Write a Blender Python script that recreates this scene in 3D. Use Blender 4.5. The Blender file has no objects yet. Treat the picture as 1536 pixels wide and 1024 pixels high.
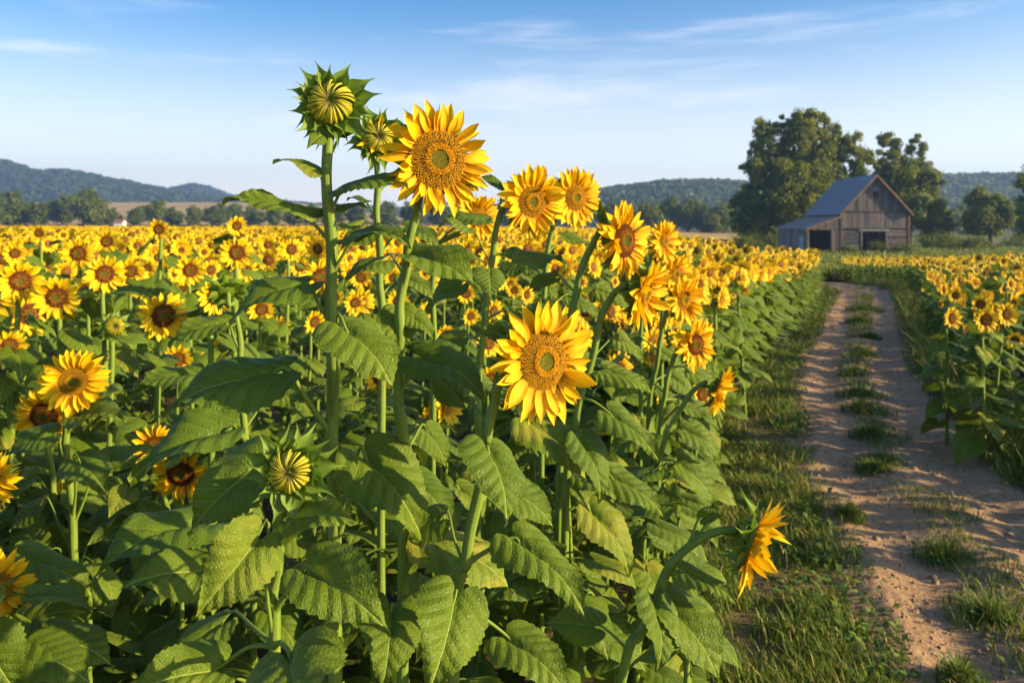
import bpy, math, random
import numpy as np
from mathutils import Vector, Matrix

R = random.Random(11)
NR = np.random.default_rng(11)
sc = bpy.context.scene
COL = sc.collection
F, HZ, CH = 1195.0, 335.0, 2.0           # focal length and horizon row in photo pixels, eye height in metres
PI = math.pi
SUN_EL, SUN_AZ = math.radians(17.5), math.radians(14)
SUN = Vector((math.cos(SUN_EL)*math.cos(SUN_AZ), -math.cos(SUN_EL)*math.sin(SUN_AZ), math.sin(SUN_EL)))


def P(px, py, D):
    return Vector(((px-768)/F*D, D, CH-(py-HZ)/F*D))


def S(a, b, x):
    t = np.clip((np.asarray(x, float)-a)/(b-a), 0, 1)
    return t*t*(3-2*t)


def vnoise(x, y, seed=0):
    x = np.asarray(x, float); y = np.asarray(y, float)
    xi = np.floor(x).astype(np.int64); yi = np.floor(y).astype(np.int64)
    xf = x-xi; yf = y-yi

    def h(a, b):
        n = (a*374761393+b*668265263+seed*1442695041) & 0xFFFFFFFF
        n = ((n ^ (n >> 13))*1274126177) & 0xFFFFFFFF
        return ((n ^ (n >> 16)) & 0xFFFF)/65535.0
    u = xf*xf*(3-2*xf); v = yf*yf*(3-2*yf)
    return (h(xi, yi)*(1-u)+h(xi+1, yi)*u)*(1-v)+(h(xi, yi+1)*(1-u)+h(xi+1, yi+1)*u)*v*1.0


def fbm(x, y, seed=0, o=4):
    s = 0; a = .5; f = 1
    for i in range(o):
        s = s+a*(vnoise(x*f, y*f, seed+i)-.5); a *= .5; f *= 2.03
    return s


def gz(x, y):
    x = np.asarray(x, float); y = np.asarray(y, float)
    q = x/np.maximum(y, 1.0)
    r = S(0.02, 0.32, q)
    z = -0.5*S(24, 42, y)*r-0.45*S(42, 70, y)*r
    z = z+1.0*S(80, 240, y)*(1-r)
    z = z+17*S(250, 650, y)*(1-S(-.30, -.05, q))
    return z


def gz1(x, y):
    return float(gz(np.array([x]), np.array([y]))[0])


# ---------------------------------------------------------------- plan of the field
TY = [-8, 3.6, 6.55, 10.6, 17.7, 22.8, 24.5, 26, 28, 30, 34]
TX = [-.9, 1.78, 2.45, 3.85, 7.05, 9.4, 9.75, 9.6, 8.6, 7.0, 4.0]
def trackL(y): return np.interp(y, TY, TX)
def trackR(y): return trackL(y)+np.interp(y, [0, 6.5, 10, 18, 30], [1.35, 1.42, 1.42, 1.5, 1.3])
def edgeL(y): return np.interp(y, [0, 1.6, 4, 7.3, 10.6, 16.5, 22, 24.5, 26, 28, 30, 31.6, 32.2, 42], [.12, .42, .95, 1.80, 3.05, 6.1, 8.55, 9.2, 9.1, 8.1, 6.5, 6.0, 10.0, 11.3])
def edgeR(y):
    y = np.asarray(y, float)
    return np.where(y < 25.2, trackR(y)+.42, np.maximum(.408*y+.2, trackR(y)+.4))


# ---------------------------------------------------------------- mesh helpers
def mesh(name, V, Q, mats, mi=None, uv=None, col=None, smooth=True):
    V = np.ascontiguousarray(V, np.float32); Q = np.ascontiguousarray(Q, np.int32)
    k = Q.shape[1]
    me = bpy.data.meshes.new(name)
    me.vertices.add(len(V)); me.vertices.foreach_set('co', V.ravel())
    me.loops.add(Q.size); me.loops.foreach_set('vertex_index', Q.ravel())
    me.polygons.add(len(Q))
    me.polygons.foreach_set('loop_start', np.arange(0, Q.size, k, dtype=np.int32))
    for m in mats:
        me.materials.append(m)
    if mi is not None:
        me.polygons.foreach_set('material_index', np.asarray(mi, np.int32))
    if uv is not None:
        l = me.uv_layers.new(name='UVMap')
        l.data.foreach_set('uv', np.asarray(uv, np.float32)[Q.ravel()].ravel())
    if col is not None:
        a = me.color_attributes.new('Col', 'FLOAT_COLOR', 'POINT')
        c = np.asarray(col, np.float32)
        if c.shape[1] == 3:
            c = np.concatenate([c, np.ones((len(c), 1), np.float32)], 1)
        a.data.foreach_set('color', c.ravel())
    me.update(calc_edges=True)
    me.polygons.foreach_set('use_smooth', np.full(len(Q), smooth))
    return me


class G:
    def __init__(s):
        s.V = []; s.Q = []; s.U = []; s.C = []; s.M = []; s.n = 0

    def add(s, V, Q, uv=None, col=None, mi=0):
        V = np.asarray(V, float); Q = np.asarray(Q, int)
        s.V.append(V); s.Q.append(Q+s.n); s.n += len(V)
        s.U.append(np.full((len(V), 2), .5) if uv is None else np.asarray(uv, float))
        if col is None:
            col = (1, 1, 1)
        col = np.asarray(col, float)
        s.C.append(np.tile(col, (len(V), 1)) if col.ndim == 1 else col)
        s.M.append(np.full(len(Q), mi))
        return s

    def cat(s):
        return (np.concatenate(s.V), np.concatenate(s.Q), np.concatenate(s.U), np.concatenate(s.C), np.concatenate(s.M))

    def addG(s, g, M=None, mi=None):
        V, Q, U, C, MI = g.cat()
        if M is not None:
            M = np.array(M); V = V@M[:3, :3].T+M[:3, 3]
        s.V.append(V); s.Q.append(Q+s.n); s.n += len(V); s.U.append(U); s.C.append(C)
        s.M.append(MI if mi is None else np.full(len(Q), mi))

    def box(s, a, b, col=None, mi=0):
        x0, y0, z0 = a; x1, y1, z1 = b
        V = [(x0, y0, z0), (x1, y0, z0), (x1, y1, z0), (x0, y1, z0), (x0, y0, z1), (x1, y0, z1), (x1, y1, z1), (x0, y1, z1)]
        Q = [(0, 3, 2, 1), (4, 5, 6, 7), (0, 1, 5, 4), (1, 2, 6, 5), (2, 3, 7, 6), (3, 0, 4, 7)]
        return s.add(V, Q, col=col, mi=mi)

    def hexa(s, V, col=None, mi=0):
        Q = [(0, 3, 2, 1), (4, 5, 6, 7), (0, 1, 5, 4), (1, 2, 6, 5), (2, 3, 7, 6), (3, 0, 4, 7)]
        return s.add(V, Q, col=col, mi=mi)

    def me(s, name, mats, smooth=True):
        V, Q, U, C, M = s.cat()
        return mesh(name, V, Q, mats, M, U, C, smooth)


def gq(nu, nv):
    i = np.arange(nv)[:, None]*(nu+1)+np.arange(nu)[None, :]
    i = i.ravel()
    return np.stack([i, i+1, i+nu+2, i+nu+1], 1)


def tube(path, rad, sides=8, ridge=0.0, g=None, mi=0, col=None, cap=True):
    p = np.array([tuple(a) for a in path], float); n = len(p)
    rad = np.broadcast_to(np.asarray(rad, float), (n,))
    t = np.gradient(p, axis=0); t /= np.linalg.norm(t, axis=1)[:, None]+1e-9
    ref = np.array([0.31, 0.94, 0.12]) if abs(t[0] @ np.array([0.31, 0.94, 0.12])) < .93 else np.array([1., 0, 0])
    a = np.cross(t, ref); a /= np.linalg.norm(a, axis=1)[:, None]+1e-9
    b = np.cross(t, a)
    th = np.arange(sides)/sides*2*PI
    rr = 1+ridge*np.cos(th*sides/2)
    V = p[:, None, :]+rad[:, None, None]*(rr*np.cos(th))[None, :, None]*a[:, None, :]+rad[:, None, None]*(rr*np.sin(th))[None, :, None]*b[:, None, :]
    V = V.reshape(-1, 3)
    i = np.arange(n-1)[:, None]*sides; j = np.arange(sides)[None, :]; k = (j+1) % sides
    Q = np.stack([i+j, i+k, i+sides+k, i+sides+j], 2).reshape(-1, 4)
    uv = np.stack([np.tile(np.arange(sides)/sides, n), np.repeat(np.linspace(0, 1, n), sides)], 1)
    g = g or G()
    g.add(V, Q, uv, col, mi)
    return g


def spline(pts, n):
    p = [Vector(q) for q in pts]
    p = [2*p[0]-p[1]]+p+[2*p[-1]-p[-2]]
    out = []
    m = len(p)-3
    for i in range(n):
        s = i/(n-1)*m; k = min(int(s), m-1); t = s-k
        a, b, c, d = p[k:k+4]
        out.append(.5*((2*b)+(c-a)*t+(2*a-5*b+4*c-d)*t*t+(3*b-a-3*c+d)*t**3))
    return out


def obj(name, me, parent=None, M=None):
    o = bpy.data.objects.new(name, me)
    COL.objects.link(o)
    if parent is not None:
        o.parent = parent
    if M is not None:
        o.matrix_basis = M
    return o


def tag(o, label=None, cat=None, group=None, kind=None):
    if label: o['label'] = label
    if cat: o['category'] = cat
    if group: o['group'] = group
    if kind: o['kind'] = kind
    return o


def empty(name, loc, label, cat, group=None):
    o = obj(name, None); o.location = loc
    o.empty_display_size = .05
    return tag(o, label, cat, group)


def kids(o):
    return CH_.get(o.name, [])


CH_ = {}


def reg(o):                              # remember children of prototype things, for copying
    if o.parent is not None:
        CH_.setdefault(o.parent.name, []).append(o)
    return o


def copy_tree(o, parent=None):
    c = o.copy(); COL.objects.link(c)
    if parent is not None:
        c.parent = parent
    for k in kids(o):
        copy_tree(k, c)
    return c


# ---------------------------------------------------------------- materials
class NT:
    def __init__(s, name):
        s.m = bpy.data.materials.new(name); s.m.use_nodes = True
        s.t = s.m.node_tree; s.t.nodes.clear()
        s.out = s.t.nodes.new('ShaderNodeOutputMaterial')

    def n(s, ty, **kw):
        o = s.t.nodes.new(ty)
        for k, v in kw.items():
            if k.startswith('_'):
                setattr(o, k[1:], v)
        for k, v in kw.items():
            if not k.startswith('_'):
                key = int(k[1:]) if k[0] == 'i' and k[1:].isdigit() else k.replace('_', ' ')
                s.set(o.inputs[key], v)
        return o

    def set(s, inp, v):
        if isinstance(v, bpy.types.NodeSocket):
            s.t.links.new(v, inp)
        elif isinstance(v, (tuple, list)) and len(v) == 3 and inp.type == 'RGBA':
            inp.default_value = (*v, 1)
        else:
            inp.default_value = v

    def math(s, op, a, b=0.0, c=0.0, clamp=False):
        return s.n('ShaderNodeMath', _operation=op, _use_clamp=clamp, i0=a, i1=b, i2=c).outputs[0]

    def ss(s, x, a, b):
        return s.n('ShaderNodeMapRange', _interpolation_type='SMOOTHSTEP', Value=x, From_Min=a, From_Max=b).outputs[0]

    def mix(s, f, a, b, blend='MIX'):
        o = s.t.nodes.new('ShaderNodeMix'); o.data_type = 'RGBA'; o.blend_type = blend
        s.set(o.inputs[0], f); s.set(o.inputs[6], a); s.set(o.inputs[7], b)
        return o.outputs[2]

    def noise(s, vec, scale, detail=3, rough=.55):
        o = s.n('ShaderNodeTexNoise', Scale=scale, Detail=detail, Roughness=rough)
        if vec is not None:
            s.set(o.inputs['Vector'], vec)
        return o.outputs[0]

    def pos(s):
        return s.n('ShaderNodeNewGeometry').outputs['Position']

    def ocoord(s):
        return s.n('ShaderNodeTexCoord').outputs['Object']

    def rnd(s):
        return s.n('ShaderNodeObjectInfo').outputs['Random']

    def bump(s, h, strength, dist):
        return s.n('ShaderNodeBump', Height=h, Strength=strength, Distance=dist).outputs[0]

    def pbsdf(s, col, rough=.6, spec=.3, normal=None, trans=0.0, tcol=None):
        b = s.n('ShaderNodeBsdfPrincipled', Base_Color=col, Roughness=rough)
        s.set(b.inputs['Specular IOR Level'], spec)
        if normal is not None:
            s.set(b.inputs['Normal'], normal)
        r = b.outputs[0]
        if trans:
            t = s.n('ShaderNodeBsdfTranslucent', Color=tcol if tcol is not None else col)
            r = s.n('ShaderNodeMixShader', i0=trans, i1=r, i2=t.outputs[0]).outputs[0]
        s.t.links.new(r, s.out.inputs[0])
        return s.m


def m_leaf(name, detail=True):
    s = NT(name)
    rnd = s.rnd()
    po = s.pos()
    nz = s.noise(po, 9, 3)
    nz2 = s.noise(po, 60, 2)
    k = s.math('ADD', s.math('MULTIPLY', rnd, .5), s.math('MULTIPLY', nz, .6), clamp=True)
    base = s.mix(k, (.028, .082, .006), (.150, .205, .014))
    base = s.mix(s.math('MULTIPLY', nz2, .35), base, (.13, .175, .012))
    blot = s.math('MULTIPLY', s.ss(s.noise(po, 18, 4, .7), .66, .74), .55)
    base = s.mix(blot, base, (.22, .20, .03))
    old = s.math('MULTIPLY', s.ss(rnd, .88, 1.0), s.ss(s.noise(po, 11, 3), .40, .62))
    base = s.mix(s.math('MULTIPLY', old, .75), base, (.34, .29, .035))
    nrm = None
    if detail:
        uv = s.n('ShaderNodeUVMap', _uv_map='UVMap').outputs[0]
        sp = s.n('ShaderNodeSeparateXYZ', i0=uv)
        x = s.math('ABSOLUTE', s.math('SUBTRACT', sp.outputs[0], .5)); y = sp.outputs[1]
        p = s.math('MULTIPLY', s.math('ADD', s.math('SUBTRACT', y, s.math('MULTIPLY', x, 1.25)), s.math('MULTIPLY', s.math('MULTIPLY', x, x), 1.1)), 5.6)
        f = s.math('PINGPONG', p, .5)
        line = s.math('SUBTRACT', 1.0, s.ss(f, 0.0, .05))
        line = s.math('MULTIPLY', line, s.math('SUBTRACT', 1.0, s.ss(x, .10, .42)))
        mid = s.math('SUBTRACT', 1.0, s.ss(x, .004, .013))
        vo = s.n('ShaderNodeTexVoronoi', _feature='DISTANCE_TO_EDGE', Vector=uv, Scale=26.0).outputs[0]
        fine = s.math('SUBTRACT', 1.0, s.ss(vo, 0.0, .12))
        vein = s.math('MAXIMUM', s.math('MULTIPLY', line, .62), s.math('MULTIPLY', mid, .9))
        col = s.mix(s.math('MULTIPLY', fine, .18), base, (.12, .18, .04))
        col = s.mix(vein, col, (.30, .36, .070))
        hh = s.math('ADD', s.math('SUBTRACT', s.math('MULTIPLY', vo, .7), s.math('MULTIPLY', vein, .5)), s.math('MULTIPLY', f, .75))
        nrm = s.bump(hh, .5, .008)
    else:
        col = base
    back = s.n('ShaderNodeNewGeometry').outputs['Backfacing']
    col = s.mix(s.math('MULTIPLY', back, .45), col, (.11, .16, .045))
    return s.pbsdf(col, .46, .17, nrm, .21, s.mix(.5, col, (.28, .36, .004)))


def m_petal(name, lo=(.80, .34, .002), hi=(.90, .58, .006), trans=.25):
    s = NT(name)
    uv = s.n('ShaderNodeUVMap', _uv_map='UVMap').outputs[0]
    sp = s.n('ShaderNodeSeparateXYZ', i0=uv)
    rnd = s.rnd()
    st = s.n('ShaderNodeTexWave', Vector=uv, Scale=5.5, Distortion=.6, Detail=1.0)
    a = s.ss(sp.outputs[1], .0, .55)
    col = s.mix(a, lo, hi)
    col = s.mix(s.math('MULTIPLY', rnd, .30), col, (.84, .44, .003))
    col = s.mix(s.math('MULTIPLY', st.outputs[1], .22), col, (.78, .42, .002))
    nrm = s.bump(st.outputs[1], .35, .003)
    return s.pbsdf(col, .5, .25, nrm, trans, s.mix(.5, col, (.95, .55, .0)))


def m_vcol(name, rough=.7, spec=.2, trans=0.0, jit=0.0, bumpscale=None, bstr=.3, bdist=.01):
    s = NT(name)
    c = s.n('ShaderNodeAttribute', _attribute_name='Col').outputs[0]
    if jit:
        nz = s.noise(s.pos(), jit, 3)
        c = s.mix(1.0, c, s.n('ShaderNodeValToRGB', Fac=nz).outputs[0], 'OVERLAY') if False else s.mix(s.math('MULTIPLY', nz, .5), c, s.mix(1.0, c, (.55, .55, .55), 'MULTIPLY'))
    nrm = None
    if bumpscale:
        nrm = s.bump(s.noise(s.pos(), bumpscale, 4), bstr, bdist)
    return s.pbsdf(c, rough, spec, nrm, trans)


def m_stem():
    s = NT('green_stem')
    nz = s.noise(s.pos(), 25, 3)
    u = s.n('ShaderNodeSeparateXYZ', i0=s.n('ShaderNodeUVMap', _uv_map='UVMap').outputs[0]).outputs[0]
    st = s.math('PINGPONG', s.math('MULTIPLY', u, 9.0), .5)
    col = s.mix(nz, (.095, .175, .015), (.20, .275, .035))
    col = s.mix(s.math('MULTIPLY', s.ss(st, .25, .5), .45), col, (.24, .29, .07))
    col = s.mix(s.math('MULTIPLY', s.ss(s.noise(s.pos(), 42, 4, .7), .62, .75), .5), col, (.20, .15, .05))
    nrm = s.bump(s.noise(s.pos(), 300, 2), .3, .002)
    return s.pbsdf(col, .55, .25, nrm, .08)


def m_bract():
    s = NT('bract_green')
    nz = s.noise(s.pos(), 60, 3)
    col = s.mix(nz, (.085, .16, .012), (.20, .28, .03))
    return s.pbsdf(col, .5, .3, None, .22, (.16, .30, .02))


def m_bud():
    s = NT('closed_petals')
    uv = s.n('ShaderNodeUVMap', _uv_map='UVMap').outputs[0]
    sp = s.n('ShaderNodeSeparateXYZ', i0=uv)
    e = s.math('MULTIPLY', s.math('ABSOLUTE', s.math('SUBTRACT', sp.outputs[0], .5)), 2.0)
    col = s.mix(s.ss(e, .45, 1.15), (.46, .38, .015), (.13, .18, .010))
    col = s.mix(s.math('SUBTRACT', 1.0, s.ss(sp.outputs[1], .0, .42)), col, (.10, .17, .02))
    col = s.mix(s.ss(sp.outputs[1], .75, 1.0), col, (.14, .12, .02))
    return s.pbsdf(col, .5, .3, None, .12)


def m_plain(name, a, b, scale, rough=.8, spec=.2, bs=None, bstr=.4, bd=.02, trans=0.0, detail=5):
    s = NT(name)
    nz = s.noise(s.pos(), scale, detail)
    f = s.ss(nz, .3, .7)
    col = s.mix(f, a, b)
    nrm = s.bump(s.noise(s.pos(), bs, 5), bstr, bd) if bs else None
    return s.pbsdf(col, rough, spec, nrm, trans)


M_LEAF = m_leaf('sunflower_leaf')
M_LEAFFAR = m_leaf('sunflower_leaf_plain', False)
M_PETAL = m_petal('petal_gold')
M_PETALF = m_petal('petal_yellow', (.83, .42, .002), (.90, .64, .008), .25)
M_DISC = m_vcol('disc_florets', .75, .15)
M_STEM = m_stem()
M_BRACT = m_bract()
M_BUD = m_bud()


# ---------------------------------------------------------------- sunflower organs
def leafG(nu, nv, seed, teeth=13, petiole=False):
    r = random.Random(seed)
    fold = r.uniform(.12, .42); arch = r.uniform(.05, .13); side = r.uniform(.25, .85); wav = r.uniform(.03, .075)
    ph = r.uniform(0, 6); curl = r.uniform(.05, .2); wj = r.uniform(.92, 1.08)
    v = np.linspace(0, 1, nv+1)[:, None]; u = np.linspace(-1, 1, nu+1)[None, :]
    w = np.interp(v, [0, .05, .12, .2, .3, .42, .56, .7, .82, .92, .97, 1], [.30, .365, .41, .43, .425, .385, .305, .205, .115, .045, .018, 0])*wj
    au = np.abs(u)
    lob = np.interp(au, [0, .06, .11, .2, .33, .53, .8, .92, 1], [0, .05, .40, .68, .88, 1, .93, .83, .70])
    tooth = np.abs(((v*teeth+.15*np.sin(ph+v*9)) % 1.0))
    x = u*w*(1+.11*(au**8)*(1-tooth)*(nv > 20))
    y = v-.27*lob*(1-v)**2.6+0*u-.012*(au**8)*tooth*(nv > 20)
    z = arch*4*v*(1-v)-curl*v**3+fold*np.abs(x)*(1-.3*v)-side*x*x+wav*au**2*np.sin(v*8+ph+u*1.3)
    p = (y-1.25*np.abs(x)+1.1*x*x)*5.6
    z = z+(.020+.022*fbm(x*5+seed, y*5, seed, 2))*np.abs(np.sin(PI*p))**.6*np.clip(np.abs(x)/.04, 0, 1)*(1-np.clip((np.abs(x)-.3)/.15, 0, 1))*(nv > 14)
    z = z+.05*fbm(x*4.5+seed*3, y*4.5, seed+7, 3)*(nv > 14)
    z = z-z[-1, nu//2]*v+0*x
    V = np.stack([x+0*v, y, z], 2).reshape(-1, 3)
    uv = np.stack([x+.5+0*v, y], 2).reshape(-1, 2)
    g = G().add(V, gq(nu, nv), uv)
    if petiole:
        tube(spline([(0, -.50, -.10), (0, -.3, .03), (0, -.12, .05), (0, .02, .012)], 6), [.026, .021, .018, .016, .014, .010], 5, g=g)
    return g


LEAF_HI = [leafG(20, 46, 100+i).me('leaf_blade', [M_LEAF]) for i in range(8)]
LEAF_MID = [leafG(8, 16, 200+i, petiole=True).me('leaf_blade', [M_LEAF]) for i in range(6)]


def petalG(nu, nv, seed):
    r = random.Random(seed)
    bend = r.uniform(-.26, .26); tw = r.uniform(-.6, .6); wm = r.uniform(.145, .185); cup = r.uniform(.5, 1.2); sw = r.uniform(-.06, .06)
    v = np.linspace(0, 1, nv+1)[:, None]; u = np.linspace(-1, 1, nu+1)[None, :]
    w = np.interp(v, [0, .15, .35, .55, .72, .86, .95, 1], [.42, .68, .93, 1, .80, .45, .15, .0])*wm
    x = u*w; z = cup*wm*(u*u)*.55*np.sin(PI*np.clip(v*1.0, 0, 1)**.8)+.012*np.cos(u*PI*2)*np.sin(PI*v)
    a = tw*v*v
    X = x*np.cos(a)-z*np.sin(a)+sw*v*v; Z = x*np.sin(a)+z*np.cos(a)+bend*v*v
    V = np.stack([X, v+0*u, Z], 2).reshape(-1, 3)
    uv = np.stack([u*.5+.5+0*v, v+0*u], 2).reshape(-1, 2)
    return G().add(V, gq(nu, nv), uv)


PETAL_HI = [petalG(6, 10, 300+i).me('petal_blade', [M_PETAL]) for i in range(9)]
PETAL_LO = [petalG(2, 5, 330+i) for i in range(6)]
PETAL_XS = [petalG(2, 3, 350+i) for i in range(5)]


def discG(N, dark, seed):
    r = np.random.default_rng(seed)
    g = G()
    dome = .26
    # body of the disc
    nr, na = 10, 40
    t = np.linspace(0, 1, nr+1)[:, None]; a = np.linspace(0, 2*PI, na+1)[None, :]
    zf = lambda q: dome*(1-q**2.4)-.10*np.exp(-(q/.28)**2)
    V = np.stack([t*np.cos(a), t*np.sin(a), zf(t)-.03+0*a], 2).reshape(-1, 3)
    g.add(V, gq(na, nr), col=(.05, .022, .006))
    k = np.arange(N)+.5
    q = np.sqrt(k/N); th = k*2.399963+r.normal(0, .02, N)
    s = 1.62/math.sqrt(N)
    if dark:
        base = np.where(q[:, None] < .30, np.array([[.10, .11, .012]]), np.where(q[:, None] < .62, np.array([[.16, .055, .008]]), np.array([[.085, .028, .006]])))
        tip = np.where(q[:, None] < .30, np.array([[.17, .19, .03]]), np.where(q[:, None] < .62, np.array([[.42, .17, .012]]), np.array([[.22, .075, .012]])))
    else:
        base = np.where(q[:, None] < .34, np.array([[.16, .15, .010]]), np.where(q[:, None] < .50, np.array([[.45, .16, .006]]), np.array([[.32, .14, .008]])))
        tip = np.where(q[:, None] < .30, np.array([[.30, .28, .03]]), np.where(q[:, None] < .50, np.array([[.80, .40, .01]]), np.array([[.62, .33, .014]])))
    hgt = np.where(q < .30, .035, np.where(q < .50, .095, .05))*r.uniform(.6, 1.3, N)
    jit = r.uniform(.75, 1.15, (N, 1))
    dk = (r.random((N, 1)) < np.where(np.abs(q[:, None]-.57) < .07, .40, .07))
    tip = np.where(dk, tip*.40, tip)*jit
    cx, cy, cz = q*np.cos(th), q*np.sin(th), zf(q)
    e = np.array([[1, 0], [0, 1], [-1, 0], [0, -1]], float)
    ca, sa = np.cos(th), np.sin(th)
    Vb = []
    for lev, (rad, hh) in enumerate([(.62*s, -.02), (.40*s, 1.0)]):
        for d in e:
            ox = (d[0]*ca-d[1]*sa)*rad; oy = (d[0]*sa+d[1]*ca)*rad
            lean = .35*hgt*max(hh, 0)
            Vb.append(np.stack([cx+ox+lean*ca*q, cy+oy+lean*sa*q, cz+(hgt*hh if hh > 0 else hh)], 1))
    V = np.stack(Vb, 1).reshape(-1, 3)
    Ccol = np.stack([base*.7]*4+[tip]*4, 1).reshape(-1, 3)
    o = (np.arange(N)*8)[:, None, None]
    Q = np.array([[4, 5, 6, 7], [0, 1, 5, 4], [1, 2, 6, 5], [2, 3, 7, 6], [3, 0, 4, 7]])[None]+o
    g.add(V, Q.reshape(-1, 4), col=Ccol)
    return g


DISC_GOLD = [discG(2300, False, 1+i).me('disc_gold', [M_DISC], False) for i in range(2)]
DISC_BROWN = [discG(1700, True, 5+i).me('disc_brown', [M_DISC], False) for i in range(2)]
DISC_LO = [discG(150, True, 9).me('disc_small', [M_DISC], False), discG(150, False, 10).me('disc_small', [M_DISC], False)]


def bractG(seed, nu=4, nv=9):
    r = random.Random(seed)
    curl = r.uniform(.1, .9); tw = r.uniform(-.6, .6); sw = r.uniform(-.15, .15)
    v = np.linspace(0, 1, nv+1)[:, None]; u = np.linspace(-1, 1, nu+1)[None, :]
    w = np.interp(v, [0, .15, .35, .5, .65, .8, 1], [.24, .31, .25, .13, .055, .025, .003])
    x = u*w; z = .9*w*(u*u)*.6
    a = tw*v*v
    X = x*np.cos(a)-z*np.sin(a)+sw*v**3; Z = x*np.sin(a)+z*np.cos(a)
    # curl the outer half backwards or forwards
    ang = curl*np.clip(v-.35, 0, 1)*1.6
    Y = v*np.cos(ang*.6); Z = Z-np.sin(ang)*np.clip(v-.3, 0, 1)*.8*(1 if seed % 3 else -1)
    V = np.stack([X, Y+0*u, Z], 2).reshape(-1, 3)
    return G().add(V, gq(nu, nv))


BRACT_G = [bractG(400+i) for i in range(6)]
BRACT = [b.me('bract_blade', [M_BRACT]) for b in BRACT_G]
BRACT_LO = [bractG(420+i, 2, 4) for i in range(4)]


def radial(a, rad, z, tilt, s, roll=0.0, w=1.0):
    """matrix that stands a blade (pointing +Y) out along angle a, raised by tilt"""
    return (Matrix.Rotation(a-PI/2, 4, 'Z') @ Matrix.Translation((0, rad, z)) @ Matrix.Rotation(tilt, 4, 'X')
            @ Matrix.Rotation(roll, 4, 'Y') @ Matrix.Diagonal((s*w, s, s, 1)))


def receptacleG(seed, br=BRACT_G, nb=22, rad=.5):
    r = random.Random(seed)
    g = G()
    t = np.linspace(0, 1, 7)[:, None]; a = np.linspace(0, 2*PI, 25)[None, :]
    rr = np.interp(t, [0, .2, .5, .8, 1], [.10, .28, .8, 1.0, .97])*rad; zz = np.interp(t, [0, .2, .5, .8, 1], [-.36, -.30, -.17, -.06, .0])
    V = np.stack([rr*np.cos(a), rr*np.sin(a), zz+0*a], 2).reshape(-1, 3)
    g.add(V, gq(24, 6))
    for k in range(nb):
        a = k/nb*2*PI+r.uniform(-.12, .12)
        g.addG(r.choice(br), radial(a, rad*r.uniform(.72, .98), -.10+r.uniform(-.06, .03), r.uniform(-.7, .25), r.uniform(.38, .62)))
    return g


RECEP = [receptacleG(500+i).me('flower_back', [M_BRACT]) for i in range(3)]
RECEP_LO = receptacleG(510, BRACT_LO, 11).me('flower_back', [M_BRACT])


def petal_ringG(seed, n, P_, rd=.44):
    r = random.Random(seed); g = G()
    for lay in range(2):
        m = n if lay == 0 else int(n*.55)
        for k in range(m):
            a = (k+lay*.5)/m*2*PI+r.uniform(-.09, .09)
            s = r.uniform(.50, .62) if lay == 0 else r.uniform(.36, .52)
            g.addG(r.choice(P_), radial(a, rd*.93, .0+lay*.02, r.uniform(-.1, .35)+lay*.25, s, r.uniform(-.3, .3), 1.25))
    return g


PET_RING = [petal_ringG(600+i, 18, PETAL_LO).me('petal_ring', [M_PETALF]) for i in range(5)]


def face_matrix(n, roll=0.0):
    z = Vector(n).normalized()
    x = Vector((0, 0, 1)).cross(z).normalized()
    y = z.cross(x)
    return Matrix((x, y, z)).transposed().to_4x4() @ Matrix.Rotation(roll, 4, 'Z')


def add_head(root, C, n, rad, gold=True, seed=0, npet=19, rd=.47, hi=True, part=obj, cone=0.0):
    r = random.Random(seed)
    M = Matrix.Translation(C) @ face_matrix(n, 0.0) @ Matrix.Diagonal((rad, rad, rad, 1))
    if not hi:
        h = part('flower_head', RECEP_LO, root, M)
        part('disc', DISC_LO[1 if gold else 0], h, Matrix.Rotation(r.uniform(0, 6), 4, 'Z') @ Matrix.Diagonal((rd*.98, rd*.98, rd*.8, 1)))
        part('petals', r.choice(PET_RING), h, Matrix.Rotation(r.uniform(0, 6), 4, 'Z'))
        return h
    h = part('flower_head', r.choice(RECEP), root, M)
    part('disc', r.choice(DISC_GOLD if gold else DISC_BROWN), h, Matrix.Rotation(r.uniform(0, 6), 4, 'Z') @ Matrix.Diagonal((rd, rd, rd*.85, 1)))
    for lay in range(2):
        m = int(npet*1.4) if lay == 0 else npet
        for k in range(m):
            a = (k+lay*.5)/m*2*PI+r.uniform(-.11, .11)
            s = (r.uniform(.50, .64) if lay == 0 else r.uniform(.38, .56))*(1-rd)/.53
            up = math.sin(a)
            tilt = r.uniform(-.10, .34)+lay*.24+cone*(.6+.4*math.sin(a))
            if r.random() < .08:
                tilt += .7
            part('petal', r.choice(PETAL_HI), h, radial(a, rd*.93, lay*.03-.01, tilt, s, r.uniform(-.45, .45), r.uniform(1.0, 1.35)))
    return h


def budG(seed, n=29, twist=.16):
    r = random.Random(seed); g = G()
    nu, nv = 4, 10
    v = np.linspace(0, 1, nv+1)[:, None]; u = np.linspace(-1, 1, nu+1)[None, :]
    for lay in range(2):
        for k in range(n):
            a0 = (k+.5*lay)/n*2*PI+r.uniform(-.06, .06); lift = r.uniform(-.05, .08)-.05*lay
            vv = v*r.uniform(.90, 1.0)
            rr = np.cos(vv*PI/2)**.75*(1.0+lift)
            zz = .62*np.sin(vv*PI/2)**1.1-.16*np.exp(-((1-vv)/.12)**2)+lift
            wa = 2*PI/n*r.uniform(.5, .85)
            a = a0+u*wa*.5*(1-.25*vv)+twist*vv*vv
            bl = .05*(1-u*u)*np.cos(vv*1.2)
            V = np.stack([(rr+bl)*np.cos(a), (rr+bl)*np.sin(a), zz+bl*.8+0*a], 2).reshape(-1, 3)
            uv = np.stack([u*.5+.5+0*v, v+0*u], 2).reshape(-1, 2)
            g.add(V, gq(nu, nv), uv)
    return g


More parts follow.
